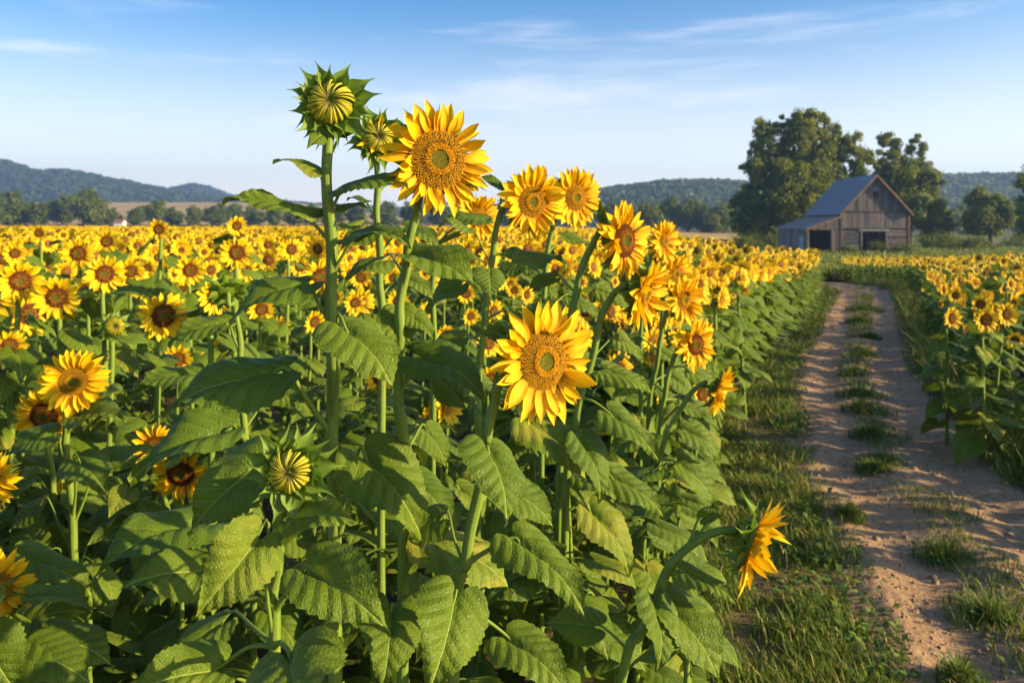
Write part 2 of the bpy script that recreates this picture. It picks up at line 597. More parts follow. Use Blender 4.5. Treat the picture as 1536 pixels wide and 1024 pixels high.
BUD = [budG(1).me('bud_petals', [M_BUD]), budG(2, 24, .22).me('bud_petals', [M_BUD])]
BUDCUP = receptacleG(520, BRACT_G, 1, 1.12).me('bud_cup', [M_BRACT])


def add_bud(root, C, n, rad, seed=0, nb=14, slen=1.15, tips=0, part=obj):
    r = random.Random(seed)
    M = Matrix.Translation(C) @ face_matrix(n) @ Matrix.Diagonal((rad, rad, rad, 1))
    h = part('flower_bud', BUDCUP, root, M)
    part('closed_petals', BUD[seed % 2], h, Matrix.Translation((0, 0, .05)))
    for lay in range(3):
        for k in range(nb):
            a = (k+lay*.4)/nb*2*PI+r.uniform(-.13, .13)
            tilt = [.75, .22, -.35][lay]+r.uniform(-.28, .25)
            part('bract', r.choice(BRACT), h, radial(a, [1.02, 1.05, .85][lay], [.02, -.12, -.30][lay], tilt, slen*r.uniform(.8, 1.25)*[.72, 1.15, 1.1][lay], r.uniform(-.3, .3), 1.15))
    for k in range(tips):                                   # short ray petals starting to open
        a = k/tips*2*PI+r.uniform(-.1, .1)
        part('petal', r.choice(PETAL_HI), h, radial(a, .85, .1, r.uniform(.5, 1.1), r.uniform(.6, 1.0), 0, 1.1))
    return h


def leaf_matrix(B, T, N, w=1.0, L=None):
    y = (T-B); L = L or y.length; y.normalize()
    x = y.cross(Vector(N)).normalized(); z = x.cross(y)
    M = Matrix((x*L*w, y*L, z*L)).transposed().to_4x4()
    M.translation = B
    return M


NV = {'u': (.05, -.36, .92), 'f': (.30, -.92, .32), 'd': (.55, -.62, .58), 'l': (-.30, -.58, .75), 'r': (.75, -.45, .5), 's': (.1, -.12, 1.0)}


def hair_card(path, rad, g, n, seed):
    r = np.random.default_rng(seed)
    p = np.array([tuple(a) for a in path])
    s = r.uniform(0, len(p)-1.001, n); k = s.astype(int); f = (s-k)[:, None]
    c = p[k]*(1-f)+p[k+1]*f; rr = np.interp(s, np.arange(len(p)), rad)
    a = r.uniform(0, 2*PI, n)
    d = np.stack([np.cos(a), np.sin(a), r.uniform(-.2, .5, n)], 1)
    b = c+d*rr[:, None]*.9; l = r.uniform(.002, .0055, n)[:, None]
    t = np.stack([-np.sin(a), np.cos(a), 0*a], 1)*.0003
    V = np.stack([b-t, b+t, b+d*l+t*.2, b+d*l-t*.2], 1).reshape(-1, 3)
    g.add(V, np.arange(n*4).reshape(-1, 4))


def hero(label, D, stem, rt, rb, leaves=(), head=None, bud=None, auto=6, group=None, ztop=None, seed=0, hairs=0, lean=(0, 0)):
    """one hand-placed sunflower: stem points and leaf points are photo rows/columns at depth D"""
    r = random.Random(seed*7+3)
    pts = [P(q[0], q[1], D+(q[2] if len(q) > 2 else 0)) for q in stem]
    last = pts[-1]
    dirn = (pts[-1]-pts[-2]).normalized() if len(pts) > 1 else Vector((0, 0, -1))
    bx, by = last.x+lean[0]+dirn.x*.15, last.y+lean[1]
    base = Vector((bx, by, gz1(bx, by)))
    mid = last.lerp(base, .45)+dirn*.05
    if head or bud:
        C, n, rad = (head or bud)[:3]
        n = Vector(n).normalized()
        off = .34*rad if head else .38*rad
        pre = [C-n*off, C-n*(off+.035)-Vector((0, 0, .008))]
        pts = pre+pts
    path = spline(pts+[mid, base], 60)
    path = [q+Vector((math.sin(i*.55+seed)*.0022+math.sin(i*.21+seed*2)*.003, math.cos(i*.47+seed)*.0022, 0))*min(1, i/8) for i, q in enumerate(path)]
    root = empty('sunflower', base, label, 'sunflower', group)
    inv = Matrix.Translation(-base)
    zs = np.linspace(0, 1, 60)
    rad_ = (rt+(rb-rt)*zs**.8)*.82
    rad_ = rad_*(1+.05*np.sin(zs*37))
    loc = [p-base for p in path]
    g = tube(loc, rad_, 20, .065)
    if hairs:
        hair_card(loc[:44], rad_[:44], g, hairs, seed)
    obj('stem', g.me('stem_tube', [M_STEM]), root)
    part = lambda nm, me, par, M: obj(nm, me, par, (inv @ M) if par is root else M)
    if head:
        add_head(root, C, n, rad, seed=seed, part=part, **head[3])
    if bud:
        add_bud(root, C, n, rad, seed=seed, part=part, **bud[3])

    def on_stem(Z):
        return min(path, key=lambda q: abs(q.z-Z.z) if isinstance(Z, Vector) else abs(q.z-Z))

    def stalk(Sx, B, ydir, th=.0042):
        d = (B-Sx).length
        pp = spline([Sx, Sx.lerp(B, .4)+Vector((0, 0, .12*d)), B-ydir*.16*d+Vector((0, 0, .05*d)), B+ydir*.004], 12)
        obj('leaf_stalk', tube([q-base for q in pp], np.array([2.5, 1.75, 1.45, 1.35, 1.25, 1.2, 1.1, 1.05, 1, .95, .9, .8])*th, 8).me('stalk_tube', [M_STEM]), root)
    for lf in leaves:
        sx, sy, bx_, by_, tx, ty, nn = lf[:7]
        dB, dT, w = (list(lf[7:])+[0, 0, 1.0][len(lf)-7:])[:3]
        B = P(bx_, by_, D+dB); T = P(tx, ty, D+dT)
        N_ = NV[nn] if isinstance(nn, str) else nn
        obj('leaf', LEAF_HI[r.randrange(8)], root, inv @ leaf_matrix(B, T, N_, w*.90))
        Sp = P(sx, sy, D); Sp = min(path, key=lambda q: (q-Sp).length)
        stalk(Sp, B, (T-B).normalized(), max(.0022, .02*(T-B).length))
    zt = (ztop if ztop is not None else (last.z-.02))+.12
    auto = int(auto*1.9)
    for k in range(auto):
        z = .25+(zt-.25)*(k+.5)/auto
        Sp = on_stem(z)
        a = k*2.4+r.uniform(-.4, .4)
        d = Vector((math.cos(a), math.sin(a), 0))
        L = r.uniform(.12, .19)
        B = Sp+d*r.uniform(.06, .13)+Vector((0, 0, r.uniform(.02, .07)))
        y = (d+Vector((.15, -.05, -r.uniform(.35, 1.1)))).normalized()
        Nn = Vector((.35, -.25, .9))+d*.3
        obj('leaf', LEAF_HI[r.randrange(8)], root, inv @ leaf_matrix(B, B+y*L, Nn, r.uniform(.9, 1.1)))
        stalk(Sp, B, y)
    return root


# ---------------------------------------------------------------- the sunflowers that can be told apart, placed by hand
# leaf rows: stem x,y | blade base x,y | blade tip x,y | facing | depth of base, of tip, width
hero('tallest sunflower, still a tight green bud with spiky bracts', 1.6,
     [(494, 205), (493, 300), (495, 400), (497, 500), (500, 640), (502, 760)], .0098, .0175,
     [(487, 287, 473, 256, 409, 243, 'u', 0, -.02, .8), (505, 250, 517, 207, 566, 205, 'u', .02, .03, .8),
      (491, 205, 480, 205, 460, 224, 'f', -.02, -.06, .9),
      (504, 312, 521, 285, 612, 279, 'u', -.02, -.05, .85), (487, 372, 447, 327, 333, 303, 'u', 0, -.03, .75),
      (492, 330, 484, 318, 460, 326, 'f', .03, .02, .8), (503, 330, 512, 312, 552, 312, 'u', .03, .05, .9),
      (503, 415, 538, 364, 617, 371, 'u', -.03, -.10, .9), (482, 487, 452, 434, 340, 488, 'l', 0, -.08, .85),
      (506, 640, 521, 500, 590, 588, 'd', -.10, -.18, 1.15), (493, 654, 408, 566, 241, 627, 'l', -.05, -.10, .95),
      (508, 815, 552, 698, 637, 820, 'd', -.03, -.10, 1.15), (508, 700, 478, 668, 512, 735, 'f', .04, .02, 1.0),
      (495, 720, 455, 600, 500, 575, 's', .10, .14, .8)],
     bud=(P(497, 156, 1.6), (.10, -.95, .20), .044, dict(nb=12, slen=1.05)), auto=4, ztop=1.1, seed=1, hairs=1600)
hero('largest open sunflower with broad golden disc against the sky', 1.62,
     [(622, 325), (608, 385), (603, 440), (601, 500), (600, 600), (602, 720)], .0085, .015,
     [(609, 437, 621, 392, 717, 440, 'd', -.02, -.10, 1.0), (604, 500, 598, 470, 604, 528, 'f', .03, .0, 1.2),
      (603, 520, 618, 478, 652, 512, 'd', .02, .0, 1.1), (603, 600, 634, 545, 728, 602, 'd', -.02, -.08, 1.05),
      (604, 690, 640, 650, 668, 700, 'd', .1, .1, 1.2), (600, 560, 580, 520, 540, 470, 's', .15, .2, 1.0),
      (606, 360, 560, 348, 505, 385, 'l', .14, .1, 1.0), (604, 410, 570, 395, 515, 425, 'l', .16, .1, 1.0)],
     head=(P(656, 240, 1.6), (.46, -.88, .03), .117, dict(gold=True, npet=21, rd=.53)), auto=5, ztop=1.2, seed=2, hairs=1100)
hero('half open sunflower in a spiky green cup just left of the largest bloom', 2.15,
     [(565, 232), (567, 290), (568, 350), (569, 420), (572, 520)], .0072, .014,
     [(567, 236, 578, 190, 615, 196, 'u', .05, .06, .9), (567, 300, 585, 275, 600, 262, 's', .05, .1, .9), (566, 330, 545, 305, 520, 300, 's', .05, .1, .9),
      (569, 380, 610, 345, 660, 372, 'u', .05, .0, 1.0), (568, 360, 540, 340, 500, 352, 'u', .05, .0, 1.0), (569, 440, 610, 420, 650, 450, 'd', .05, 0, 1)],
     bud=(P(567, 207, 2.15), (.30, -.92, .12), .040, dict(nb=12, slen=1.15, tips=9)), auto=4, ztop=1.5, seed=3)
hero('open golden sunflower low in the middle of the front row', 1.5,
     [(752, 575), (740, 610), (729, 660), (712, 760), (700, 840), (688, 910)], .0085, .0155,
     [(726, 668, 733, 680, 759, 788, 'd', -.06, -.16, 1.15), (702, 846, 780, 820, 877, 924, 'd', .0, -.10, 1.0),
      (690, 905, 680, 906, 640, 1045, 'f', -.10, -.22, 1.15), (740, 612, 757, 503, 713, 496, 'f', .04, .02, .9),
      (688, 930, 770, 968, 856, 1050, 'd', .02, -.06, 1.1), (700, 850, 660, 780, 610, 810, 'l', .10, .12, 1.1),
      (712, 760, 760, 735, 830, 790, 'd', .12, .12, 1.05), (735, 640, 690, 600, 640, 560, 'u', .10, .16, 1)],
     head=(P(814, 542, 1.5), (.56, -.82, .08), .120, dict(gold=True, npet=19, rd=.47)), auto=4, ztop=1.0, seed=4, hairs=1100)
hero('small closed sunflower bud low in the foreground with pale curling bracts around yellow petals', 1.2,
     [(419, 748), (416, 830), (413, 900), (411, 975)], .0068, .0105,
     [(410, 965, 382, 815, 293, 926, 'f', -.04, -.10, 1.0), (414, 915, 474, 864, 585, 948, (.45, -.8, .5), -.05, -.12, .92),
      (414, 990, 436, 995, 462, 1105, (.1, -.75, .65), -.10, -.24, 1.25), (421, 800, 444, 780, 533, 782, (.2, -.6, .8), -.01, -.06, 1.0),
      (416, 770, 392, 700, 283, 803, (-.2, -.85, .5), .08, .04, 1.0), (412, 960, 330, 940, 250, 1010, 'l', .10, .06, 1.0),
      (412, 960, 316, 1007, 180, 1048, (-.1, -.7, .7), .02, -.04, 1.05)],
     bud=(P(436, 706, 1.2), (.06, -.97, .12), .031, dict(nb=12, slen=1.2)), auto=2, ztop=.9, seed=5, hairs=1600)
hero('sunflower seen from its side, lowest on the right, facing the track', 1.66,
     [(1103, 795), (1075, 797), (1045, 812), (1012, 842), (985, 890), (960, 950), (934, 1005)], .0080, .013,
     [(972, 925, 977, 907, 984, 1010, 'd', -.04, -.12, 1.0), (972, 925, 999, 914, 1082, 1034, 'd', .0, -.08, 1.0),
      (1012, 845, 1030, 862, 1104, 906, 'd', -.03, -.08, .8), (1030, 825, 1055, 775, 1085, 757, 'd', .02, .02, .8),
      (950, 970, 890, 940, 815, 935, 'd', .05, .08, 1.0), (1050, 812, 1075, 770, 1070, 745, 'l', .02, .02, .6)],
     head=(P(1128, 812, 1.66), (.88, -.36, -.31), .108, dict(gold=True, npet=18, rd=.44, cone=.45)), auto=3, ztop=.8, seed=6, hairs=900, lean=(-.05, .15))
hero('open sunflower beside the sky, nearest left of a pair behind the front row', 2.35,
     [(757, 308), (745, 350), (735, 400), (727, 470), (722, 530), (718, 640)], .0080, .0145,
     [(760, 322, 750, 284, 713, 268, 'u', .04, .06, .9), (735, 415, 733, 410, 735, 447, 'f', -.1, -.14, 1.5),
      (735, 400, 700, 345, 655, 332, 'u', -.05, -.08, 1.0), (738, 380, 780, 395, 850, 400, 'u', 0, .1, .9),
      (730, 450, 690, 430, 640, 470, 'l', .1, .1, 1), (727, 480, 780, 470, 840, 510, 'd', .1, .1, 1), (724, 520, 690, 510, 640, 540, 'l', .1, .1, 1)],
     head=(P(798, 303, 2.35), (.46, -.87, -.02), .114, dict(gold=True, npet=20, rd=.43)), auto=4, ztop=1.4, seed=7)
hero('open sunflower beside the sky, right one of a pair behind the front row', 2.9,
     [(838, 315), (826, 345), (820, 395), (815, 470), (812, 560)], .0080, .0145,
     [(823, 380, 850, 360, 895, 375, 'u', .1, .1, .9), (818, 430, 780, 400, 740, 420, 'l', .1, .1, 1), (817, 470, 860, 450, 900, 480, 'd', .1, .1, 1), (815, 520, 850, 520, 890, 560, 'd', .1, .1, 1)],
     head=(P(863, 297, 2.9), (.52, -.85, .0), .116, dict(gold=True, npet=20, rd=.43)), auto=5, ztop=1.4, seed=8)
hero('sunflower with half shaded disc and curled green tips behind its head', 2.3,
     [(903, 345), (889, 365), (874, 405), (864, 440), (856, 480), (845, 560)], .0085, .0145,
     [(872, 410, 905, 440, 950, 470, 'd', .1, .12, .9), (866, 440, 830, 420, 790, 440, 'l', .1, .1, .9), (858, 480, 830, 470, 780, 500, 'l', .1, .1, 1), (890, 360, 905, 330, 900, 300, 'l', .03, .05, .5)],
     head=(P(936, 361, 2.3), (.70, -.70, .02), .116, dict(gold=False, npet=21, rd=.45)), auto=4, ztop=1.4, seed=9)
hero('sunflower seen almost edge on, hanging from a hooked stem above the leafy slope', 2.25,
     [(940, 428), (922, 440), (904, 472), (888, 530), (872, 590), (861, 650), (852, 730)], .0085, .0145,
     [(862, 645, 870, 668, 899, 755, 'd', -.06, -.12, 1.0), (874, 600, 920, 628, 988, 692, 'd', -.03, -.08, .95),
      (880, 560, 915, 560, 978, 590, 'd', .0, .0, .9), (868, 620, 800, 640, 880, 720, 'd', .0, -.05, 1.1),
      (856, 700, 920, 720, 995, 775, 'd', -.02, -.05, 1.0), (852, 740, 888, 775, 943, 866, 'd', -.1, -.15, 1.0), (886, 530, 930, 510, 965, 545, 'd', .05, .05, 1.0)],
     head=(P(966, 442, 2.25), (.82, -.50, -.27), .112, dict(gold=True, npet=19, rd=.44, cone=.3)), auto=3, ztop=1.0, seed=10)
hero('sunflower on a long arching stem facing the track, right edge of the leafy slope', 3.0,
     [(1060, 573), (1045, 580), (1025, 605), (1005, 645), (990, 685), (975, 730)], .0080, .0135,
     [(1000, 650, 1030, 650, 1080, 690, 'd', 0, 0, 1.0), (990, 690, 1020, 700, 1070, 760, 'd', 0, 0, 1.0), (985, 690, 950, 660, 910, 690, 'l', 0, 0, 1.0)],
     head=(P(1077, 585, 3.0), (.86, -.42, -.28), .108, dict(gold=True, npet=18, rd=.42, cone=.3)), auto=4, ztop=.9, seed=11)
hero('lower of two round sunflowers on the leafy slope near the verge', 3.2,
     [(1022, 515), (1010, 540), (1000, 580), (990, 640)], .0078, .0135,
     [(1008, 550, 1040, 560, 1080, 600, 'd', .05, .05, 1.0), (1000, 590, 960, 570, 920, 600, 'l', .05, .05, 1.0), (998, 600, 1030, 610, 1060, 660, 'd', .05, .05, 1.0)],
     head=(P(1043, 517, 3.2), (.52, -.85, .02), .108, dict(gold=False, npet=20, rd=.42)), auto=5, ztop=1.1, seed=12)
hero('open sunflower with orange disc, upper of two round heads by the verge', 3.35,
     [(1005, 450), (996, 480), (985, 540), (975, 610)], .0078, .0135,
     [(992, 500, 1030, 500, 1070, 530, 'd', .1, .1, 1.0), (988, 530, 950, 510, 905, 530, 'l', .1, .1, 1.0), (980, 570, 1010, 570, 1040, 610, 'd', .1, .1, 1.0)],
     head=(P(1026, 450, 3.35), (.55, -.83, -.02), .110, dict(gold=True, npet=20, rd=.40)), auto=5, ztop=1.1, seed=13)
hero('sunflower with small orange disc, topmost on the right flank', 3.9,
     [(982, 362), (975, 390), (968, 440), (962, 520)], .0080, .0140,
     [(972, 420, 1000, 420, 1035, 440, 'd', .1, .1, 1.0), (968, 450, 940, 440, 900, 460, 'l', .1, .1, 1.0)],
     head=(P(996, 362, 3.9), (.60, -.80, .0), .106, dict(gold=True, npet=19, rd=.36)), auto=6, ztop=1.3, seed=14)
hero('sunflower crowded behind the orange disced one on the slope, partly covered by other petals', 4.0,
     [(1003, 412), (998, 440), (992, 500)], .0080, .0140,
     [(996, 470, 1030, 460, 1060, 490, 'd', .1, .1, 1.0)],
     head=(P(1013, 411, 4.0), (.52, -.85, .0), .112, dict(gold=True, npet=19, rd=.40)), auto=6, ztop=1.2, seed=15)
hero('sunflower partly hidden by a dark leaf, low behind the right edge of the largest bloom', 2.7,
     [(700, 345), (655, 370), (648, 420), (650, 520)], .0075, .0140,
     [(662, 370, 722, 336, 655, 345, 'u', -.16, -.18, 1.0), (650, 400, 690, 385, 730, 400, 'u', 0, 0, 1.0), (649, 440, 620, 420, 580, 440, 'l', 0, 0, 1)],
     head=(P(718, 326, 2.7), (.46, -.86, .18), .088, dict(gold=True, npet=19, rd=.42)), auto=5, ztop=1.4, seed=16)
hero('open sunflower in sharp focus at the left, standing in front of the darker blooms', 2.5,
     [(101, 612), (98, 650), (101, 710), (110, 800), (116, 870), (124, 1000)], .0100, .017,
     [(103, 655, 128, 626, 188, 630, 'u', -.02, -.08, 1.1), (97, 695, 78, 656, 9, 690, 'l', -.05, -.10, 1.2),
      (108, 780, 121, 697, 160, 742, 'd', -.10, -.18, 1.2), (110, 790, 160, 696, 236, 676, 'u', .0, .06, 1.0),
      (113, 860, 147, 790, 215, 760, 'u', .1, .12, 1.0), (110, 830, 60, 760, 15, 800, 'l', .05, .05, 1.0), (118, 900, 60, 835, -10, 850, 'l', -.2, -.25, 1.0),
      (120, 960, 10, 945, 126, 916, (.0, -.6, .8), -.5, -.5, 1.0), (122, 1000, 90, 1040, 60, 985, 's', -.5, -.4, 1.0), (124, 1000, 150, 930, 200, 950, 'u', .1, .1, 1.0)],
     head=(P(110, 572, 2.5), (.36, -.92, .08), .105, dict(gold=True, npet=20, rd=.43)), auto=4, ztop=.9, seed=17)
hero('drooping sunflower with a dark disc, tucked behind the sharp golden bloom at the left', 2.9,
     [(72, 660), (80, 720), (86, 800)], .0095, .015,
     [(82, 740, 50, 720, 5, 760, 'l', 0, 0, 1), (84, 770, 120, 760, 165, 800, 'd', 0, 0, 1)],
     head=(P(66, 624, 2.9), (.10, -.96, -.22), .112, dict(gold=False, npet=19, rd=.45)), auto=5, ztop=.9, seed=18)
hero('sunflower cut by the left frame edge at mid height, its petals spread to the right', 1.9,
     [(-22, 765), (-20, 850)], .0085, .014, [], head=(P(-20, 722, 1.9), (.25, -.96, 0), .075, dict(gold=True, npet=17, rd=.42)), auto=5, ztop=1.1, seed=19)
hero('orange sunflower cut by the left frame edge near the bottom', 1.7,
     [(-16, 930), (-14, 1000)], .0085, .014, [(-14, 980, -20, 960, 30, 1040, 'f', -.1, -.1, 1.2)],
     head=(P(-6, 882, 1.7), (.50, -.84, .1), .078, dict(gold=True, npet=17, rd=.44)), auto=5, ztop=1.0, seed=20)
hero('spiky sunflower bud turned away, on a thin stem before a blurred open bloom', 2.2,
     [(351, 455), (357, 500), (361, 560), (367, 640), (374, 760), (378, 860)], .0070, .013,
     [(357, 525, 336, 489, 252, 520, 'l', -.02, -.06, .9), (366, 655, 330, 655, 194, 724, 'l', -.20, -.30, .85),
      (363, 590, 286, 566, 200, 584, 'u', .05, .0, .9), (366, 640, 420, 590, 470, 620, 'd', .1, .1, .9), (374, 780, 300, 800, 136, 873, (-.2, -.55, .8), -.3, -.5, .95),
      (376, 800, 302, 858, 178, 884, (-.1, -.7, .7), -.45, -.55, 1.05), (376, 840, 430, 800, 480, 850, 'd', .1, .1, 1.0)],
     bud=(P(341, 436, 2.2), (-.35, .55, .55), .030, dict(nb=12, slen=1.15)), auto=4, ztop=.9, seed=21)
hero('ragged orange sunflower with missing petals, low among dark leaves at the left', 2.9,
     [(240, 700), (250, 760), (255, 830)], .0085, .014, [(250, 790, 215, 760, 170, 790, 'l', 0, 0, 1), (252, 790, 290, 770, 330, 800, 'd', 0, 0, 1)],
     head=(P(231, 669, 2.9), (.30, -.90, .25), .082, dict(gold=False, npet=12, rd=.46)), auto=5, ztop=.9, seed=22)
hero('shaded sunflower with a broad dark disc, beneath the long dark leaf at lower left', 2.7,
     [(285, 755), (292, 800), (300, 860)], .0095, .015, [(295, 820, 250, 800, 200, 840, 'l', 0, 0, 1), (275, 700, 265, 690, 320, 670, 'u', -.1, -.1, 1)],
     head=(P(271, 710, 2.7), (.05, -.95, -.28), .102, dict(gold=False, npet=19, rd=.47)), auto=5, ztop=.9, seed=23)
hero('faded sunflower half buried in leaves behind the left foreground stem', 3.0,
     [(98, 790), (105, 850)], .0085, .014, [(103, 820, 60, 800, 20, 840, 'l', 0, 0, 1)],
     head=(P(94, 752, 3.0), (.1, -.9, .35), .078, dict(gold=False, npet=15, rd=.42)), auto=5, ztop=.9, seed=24)
HERO_N = 24
# ---------------------------------------------------------------- the other sunflowers: prototypes, then copies
def proto(i, H=1.5, headed=True, gold=False, rad=.108, nl=10, face=None, bud=False):
    r = random.Random(900+i)
    root = reg(empty('sunflower', (0, 0, 0), None, 'sunflower'))
    p = lambda nm, me, par, M: reg(obj(nm, me, par, M))
    dx, dy = r.uniform(-.06, .06), r.uniform(-.04, .04)
    n = Vector(face or (r.uniform(.22, .75), -.88, r.uniform(-.18, .15))).normalized()
    C = Vector((dx, dy, H))+Vector((n.x, n.y, 0))*.05
    pts = [C-n*.03, C-n*.07-Vector((0, 0, .015)), Vector((dx, dy, H-.14)), Vector((dx*.6, dy*.6, H*.55)), Vector((0, 0, 0))]
    if not headed and not bud:
        pts = pts[2:]
    path = spline(pts, 16)
    p('stem', tube(path, np.linspace(.007, .014, 16), 8, .04).me('stem_tube', [M_STEM]), root, Matrix())
    if headed:
        add_head(root, C, n, rad, gold=gold, seed=i, hi=False, part=p)
    if bud:
        M = Matrix.Translation(C) @ face_matrix(n) @ Matrix.Diagonal((.04, .04, .04, 1))
        h = p('flower_bud', RECEP_LO, root, M @ Matrix.Diagonal((2.2, 2.2, 2.2, 1)))
        p('closed_petals', BUD[i % 2], h, Matrix.Diagonal((.45, .45, .45, 1)))
    for k in range(nl):
        f = (k+.5)/nl
        z = H*(.16+.80*f)
        if not headed and not bud:
            z = min(z, H-.02)
        Sp = min(path, key=lambda q: abs(q.z-z) if q.z < H-.08 else 9)
        a = k*2.399+r.uniform(-.35, .35)+i
        d = Vector((math.cos(a), math.sin(a), 0))
        L = r.uniform(.16, .25)*(1.05-.45*f)
        y = (d+Vector((.18, -.06, -r.uniform(.25, 1.0)))).normalized()
        B = Sp+d*L*.42+Vector((0, 0, L*r.uniform(.15, .3)))
        Nn = Vector((.45, -.28, .9))+d*.25
        p('leaf', LEAF_MID[r.randrange(6)], root, leaf_matrix(B, B+y*L, Nn, r.uniform(.9, 1.1)))
    return root, C, rad


PROT = [proto(i, rad=.122, nl=12) for i in range(7)]
SLOPE = [proto(20+i, H=1.2, gold=i % 2 == 0, rad=.110, nl=17, face=(.62, -.75, R.uniform(-.15, .15))) for i in range(4)]
SHORT = [proto(40+i, H=1.05, rad=.115, nl=16, face=(R.uniform(-.05, .5), -.93, R.uniform(-.1, .1))) for i in range(5)]
LEAFY = [proto(60+i, H=1.3, headed=False, nl=19) for i in range(4)]
BUDDY = [proto(70, bud=True, headed=False, nl=9)]
USED = set()
COUNT = [HERO_N]


def place(pr, x, y, h, label, group=None, rot=0.0, headrad=None, aim=None):
    """copy (or first use) of a prototype: at x, y with its head h metres up; aim puts the head itself at a point"""
    root, C, rad = pr
    if root.name not in USED:
        USED.add(root.name); o = root
    else:
        o = copy_tree(root)
    z0 = gz1(x, y)
    s = h/C.z
    if aim is not None:
        for _ in range(2):
            z0 = gz1(x, y); s = (aim.z-z0)/C.z
            c = Matrix.Rotation(rot, 3, 'Z') @ C*s
            x, y = aim.x-c.x, aim.y-c.y
    o.location = (x, y, z0-.01); o.rotation_euler = (0, 0, rot); o.scale = (s, s, s)
    o['label'] = label; o['category'] = 'sunflower'
    if group:
        o['group'] = group
    elif 'group' in o:
        del o['group']
    if headrad:
        for c in o.children if False else [q for q in bpy_children(o)]:
            if c.name.startswith('flower_head'):
                k = headrad/(rad*s)
                c.matrix_basis = c.matrix_basis @ Matrix.Diagonal((k, k, k, 1))
    COUNT[0] += 1
    return o


def bpy_children(o):
    return [q for q in COL.objects if q.parent == o] if o.name in USED else [q for q in list(COL.objects)[-60:] if q.parent == o]


# open blooms of the left field that the photo lets one tell apart: column, row, diameter in photo pixels, label
LISTED = [
 (245, 470, 76, 'broad brown disced sunflower alone in the gap below the crowded rows at left'),
 (85, 443, 68, 'sunflower with orange ringed disc, lower of two large left blooms leaning together'),
 (30, 418, 68, 'large left sunflower with dark disc, upper left neighbour of the orange ringed bloom'),
 (157, 408, 60, 'sunflower with dark round disc on a bare pale stem, left field'),
 (196, 405, 42, 'sunflower with green mottled disc, tucked right of the one on a bare pale stem'),
 (127, 467, 34, 'small sunflower hanging low right of the orange ringed bloom at left'),
 (285, 403, 48, 'dark disced sunflower between the tall lone one and the bright trio at left'),
 (355, 376, 64, 'large sunflower with green eyed disc, directly below a taller one at left'),
 (355, 337, 40, 'tall sunflower rising above the green eyed one, at the tree line'),
 (238, 342, 45, 'tall lone sunflower on a thin stem standing over the left field'),
 (58, 348, 36, 'sunflower standing tallest at the far left above the rows'),
 (160, 360, 48, 'sunflower with broad dark disc high in the left rows under the round tree'),
 (117, 378, 46, 'sunflower with orange disc left of the broad dark disced high one'),
 (22, 378, 44, 'sunflower high at the left frame edge above the large dark disced bloom'),
 (437, 372, 46, 'sunflower left of the tall bud stem with petals against the hedge'),
 (324, 440, 78, 'blurred sunflower right behind the spiky bud turned away'),
 (532, 452, 46, 'sunflower with green centred disc seen between the two tall front stems'),
 (420, 487, 44, 'small sunflower framed by dark leaves left of the tall bud stem'),
 (267, 536, 58, 'shaded sunflower low in the left field above the ragged orange one'),
 (322, 531, 44, 'half hidden sunflower just right of the shaded low one'),
 (14, 515, 68, 'large sunflower cut by the left frame edge beside the sharp golden bloom'),
 (300, 616, 36, 'small sunflower peeping out under a long dark leaf'),
 (95, 352, 22, 'little sunflower seen side on between two high left blooms'),
 (306, 377, 26, 'little sunflower, right one of a small pair in the left rows'),
 (272, 374, 26, 'little sunflower, left one of a small pair in the left rows'),
 (1428, 476, 37, 'sunflower nearest the track in the right field on a pale bare stem'),
 (1479, 478, 40, 'sunflower with narrow dark disc beside the one on a pale bare stem, right field'),
 (1510, 470, 38, 'round dark disced sunflower near the right frame edge'),
 (1433, 442, 24, 'small sunflower above the pale bare stem in the right field'),
 (1471, 455, 30, 'sunflower half behind the narrow disced bloom of the right field'),
 (1516, 425, 24, 'small round sunflower high at the right frame edge'),
 (1505, 391, 20, 'sunflower standing tallest over the right field'),
 (1083, 447, 40, 'sunflower alone at the right flank of the left field above the verge'),
 (1050, 425, 34, 'sunflower behind the slope heads, leaning towards the verge'),
 (1115, 415, 32, 'sunflower at the head of the far row on the flank above the grass'),
]
listed_xy = []
for k, (px, py, dm, lab) in enumerate(LISTED):
    D = (.205 if px < 900 else .215)*F/dm
    right = px > 1300
    pr = SHORT[k % 5] if right else (SLOPE[k % 4] if px > 1000 else PROT[k % 7])
    A = P(px, py, D)
    place(pr, A.x, A.y, 1, lab, None, R.uniform(-.25, .25), dm/2/F*D*1.05, aim=A)
    listed_xy.append((A.x, A.y, D))
bd = P(172, 486, 3.6)
place(BUDDY[0], 0, 0, 1, 'half open green sunflower bud on a stem low in the left field', None, 0, None, aim=bd)

# jittered rows over the whole field
cand = []
y = 1.55
while y < 86:
    step = .36 if y < 8 else .42
    x0, x1 = -.80*y-1.2, .80*y+1.2
    xs = np.arange(x0, x1, step*.95)
    for x in xs:
        xx = x+R.uniform(-.15, .15); yy = y+R.uniform(-.15, .15)
        cand.append((xx, yy))
    y += step
for yv in np.arange(4.6, 23.5, .17):                       # the dense outer row along the verge
    cand.append((float(edgeL(yv))-R.uniform(.08, .22), yv))
cand = np.array(cand)
cx, cy = cand[:, 0], cand[:, 1]
eL = edgeL(np.minimum(cy, 42)); eR = edgeR(cy)
farlim = np.where(cx/cy > .22, 42, np.where(cx/cy > -.05, 70, 84))
inL = (cx < eL-.05) & (cy < farlim)
inR = (cx > eR+.05) & (cy > 1.8) & (cy < 42.5)
thin = NR.random(len(cx))
inL &= (thin < np.where(cx < eL-1.3, np.where(cy < 4.2, .75, np.where(cy < 14, .34, np.where(cy < 30, .38, .48))), .98))
inR &= (thin < np.where(cy < 20, .72, .95))
keep = inL | inR
cand = cand[keep]; inR = inR[keep]
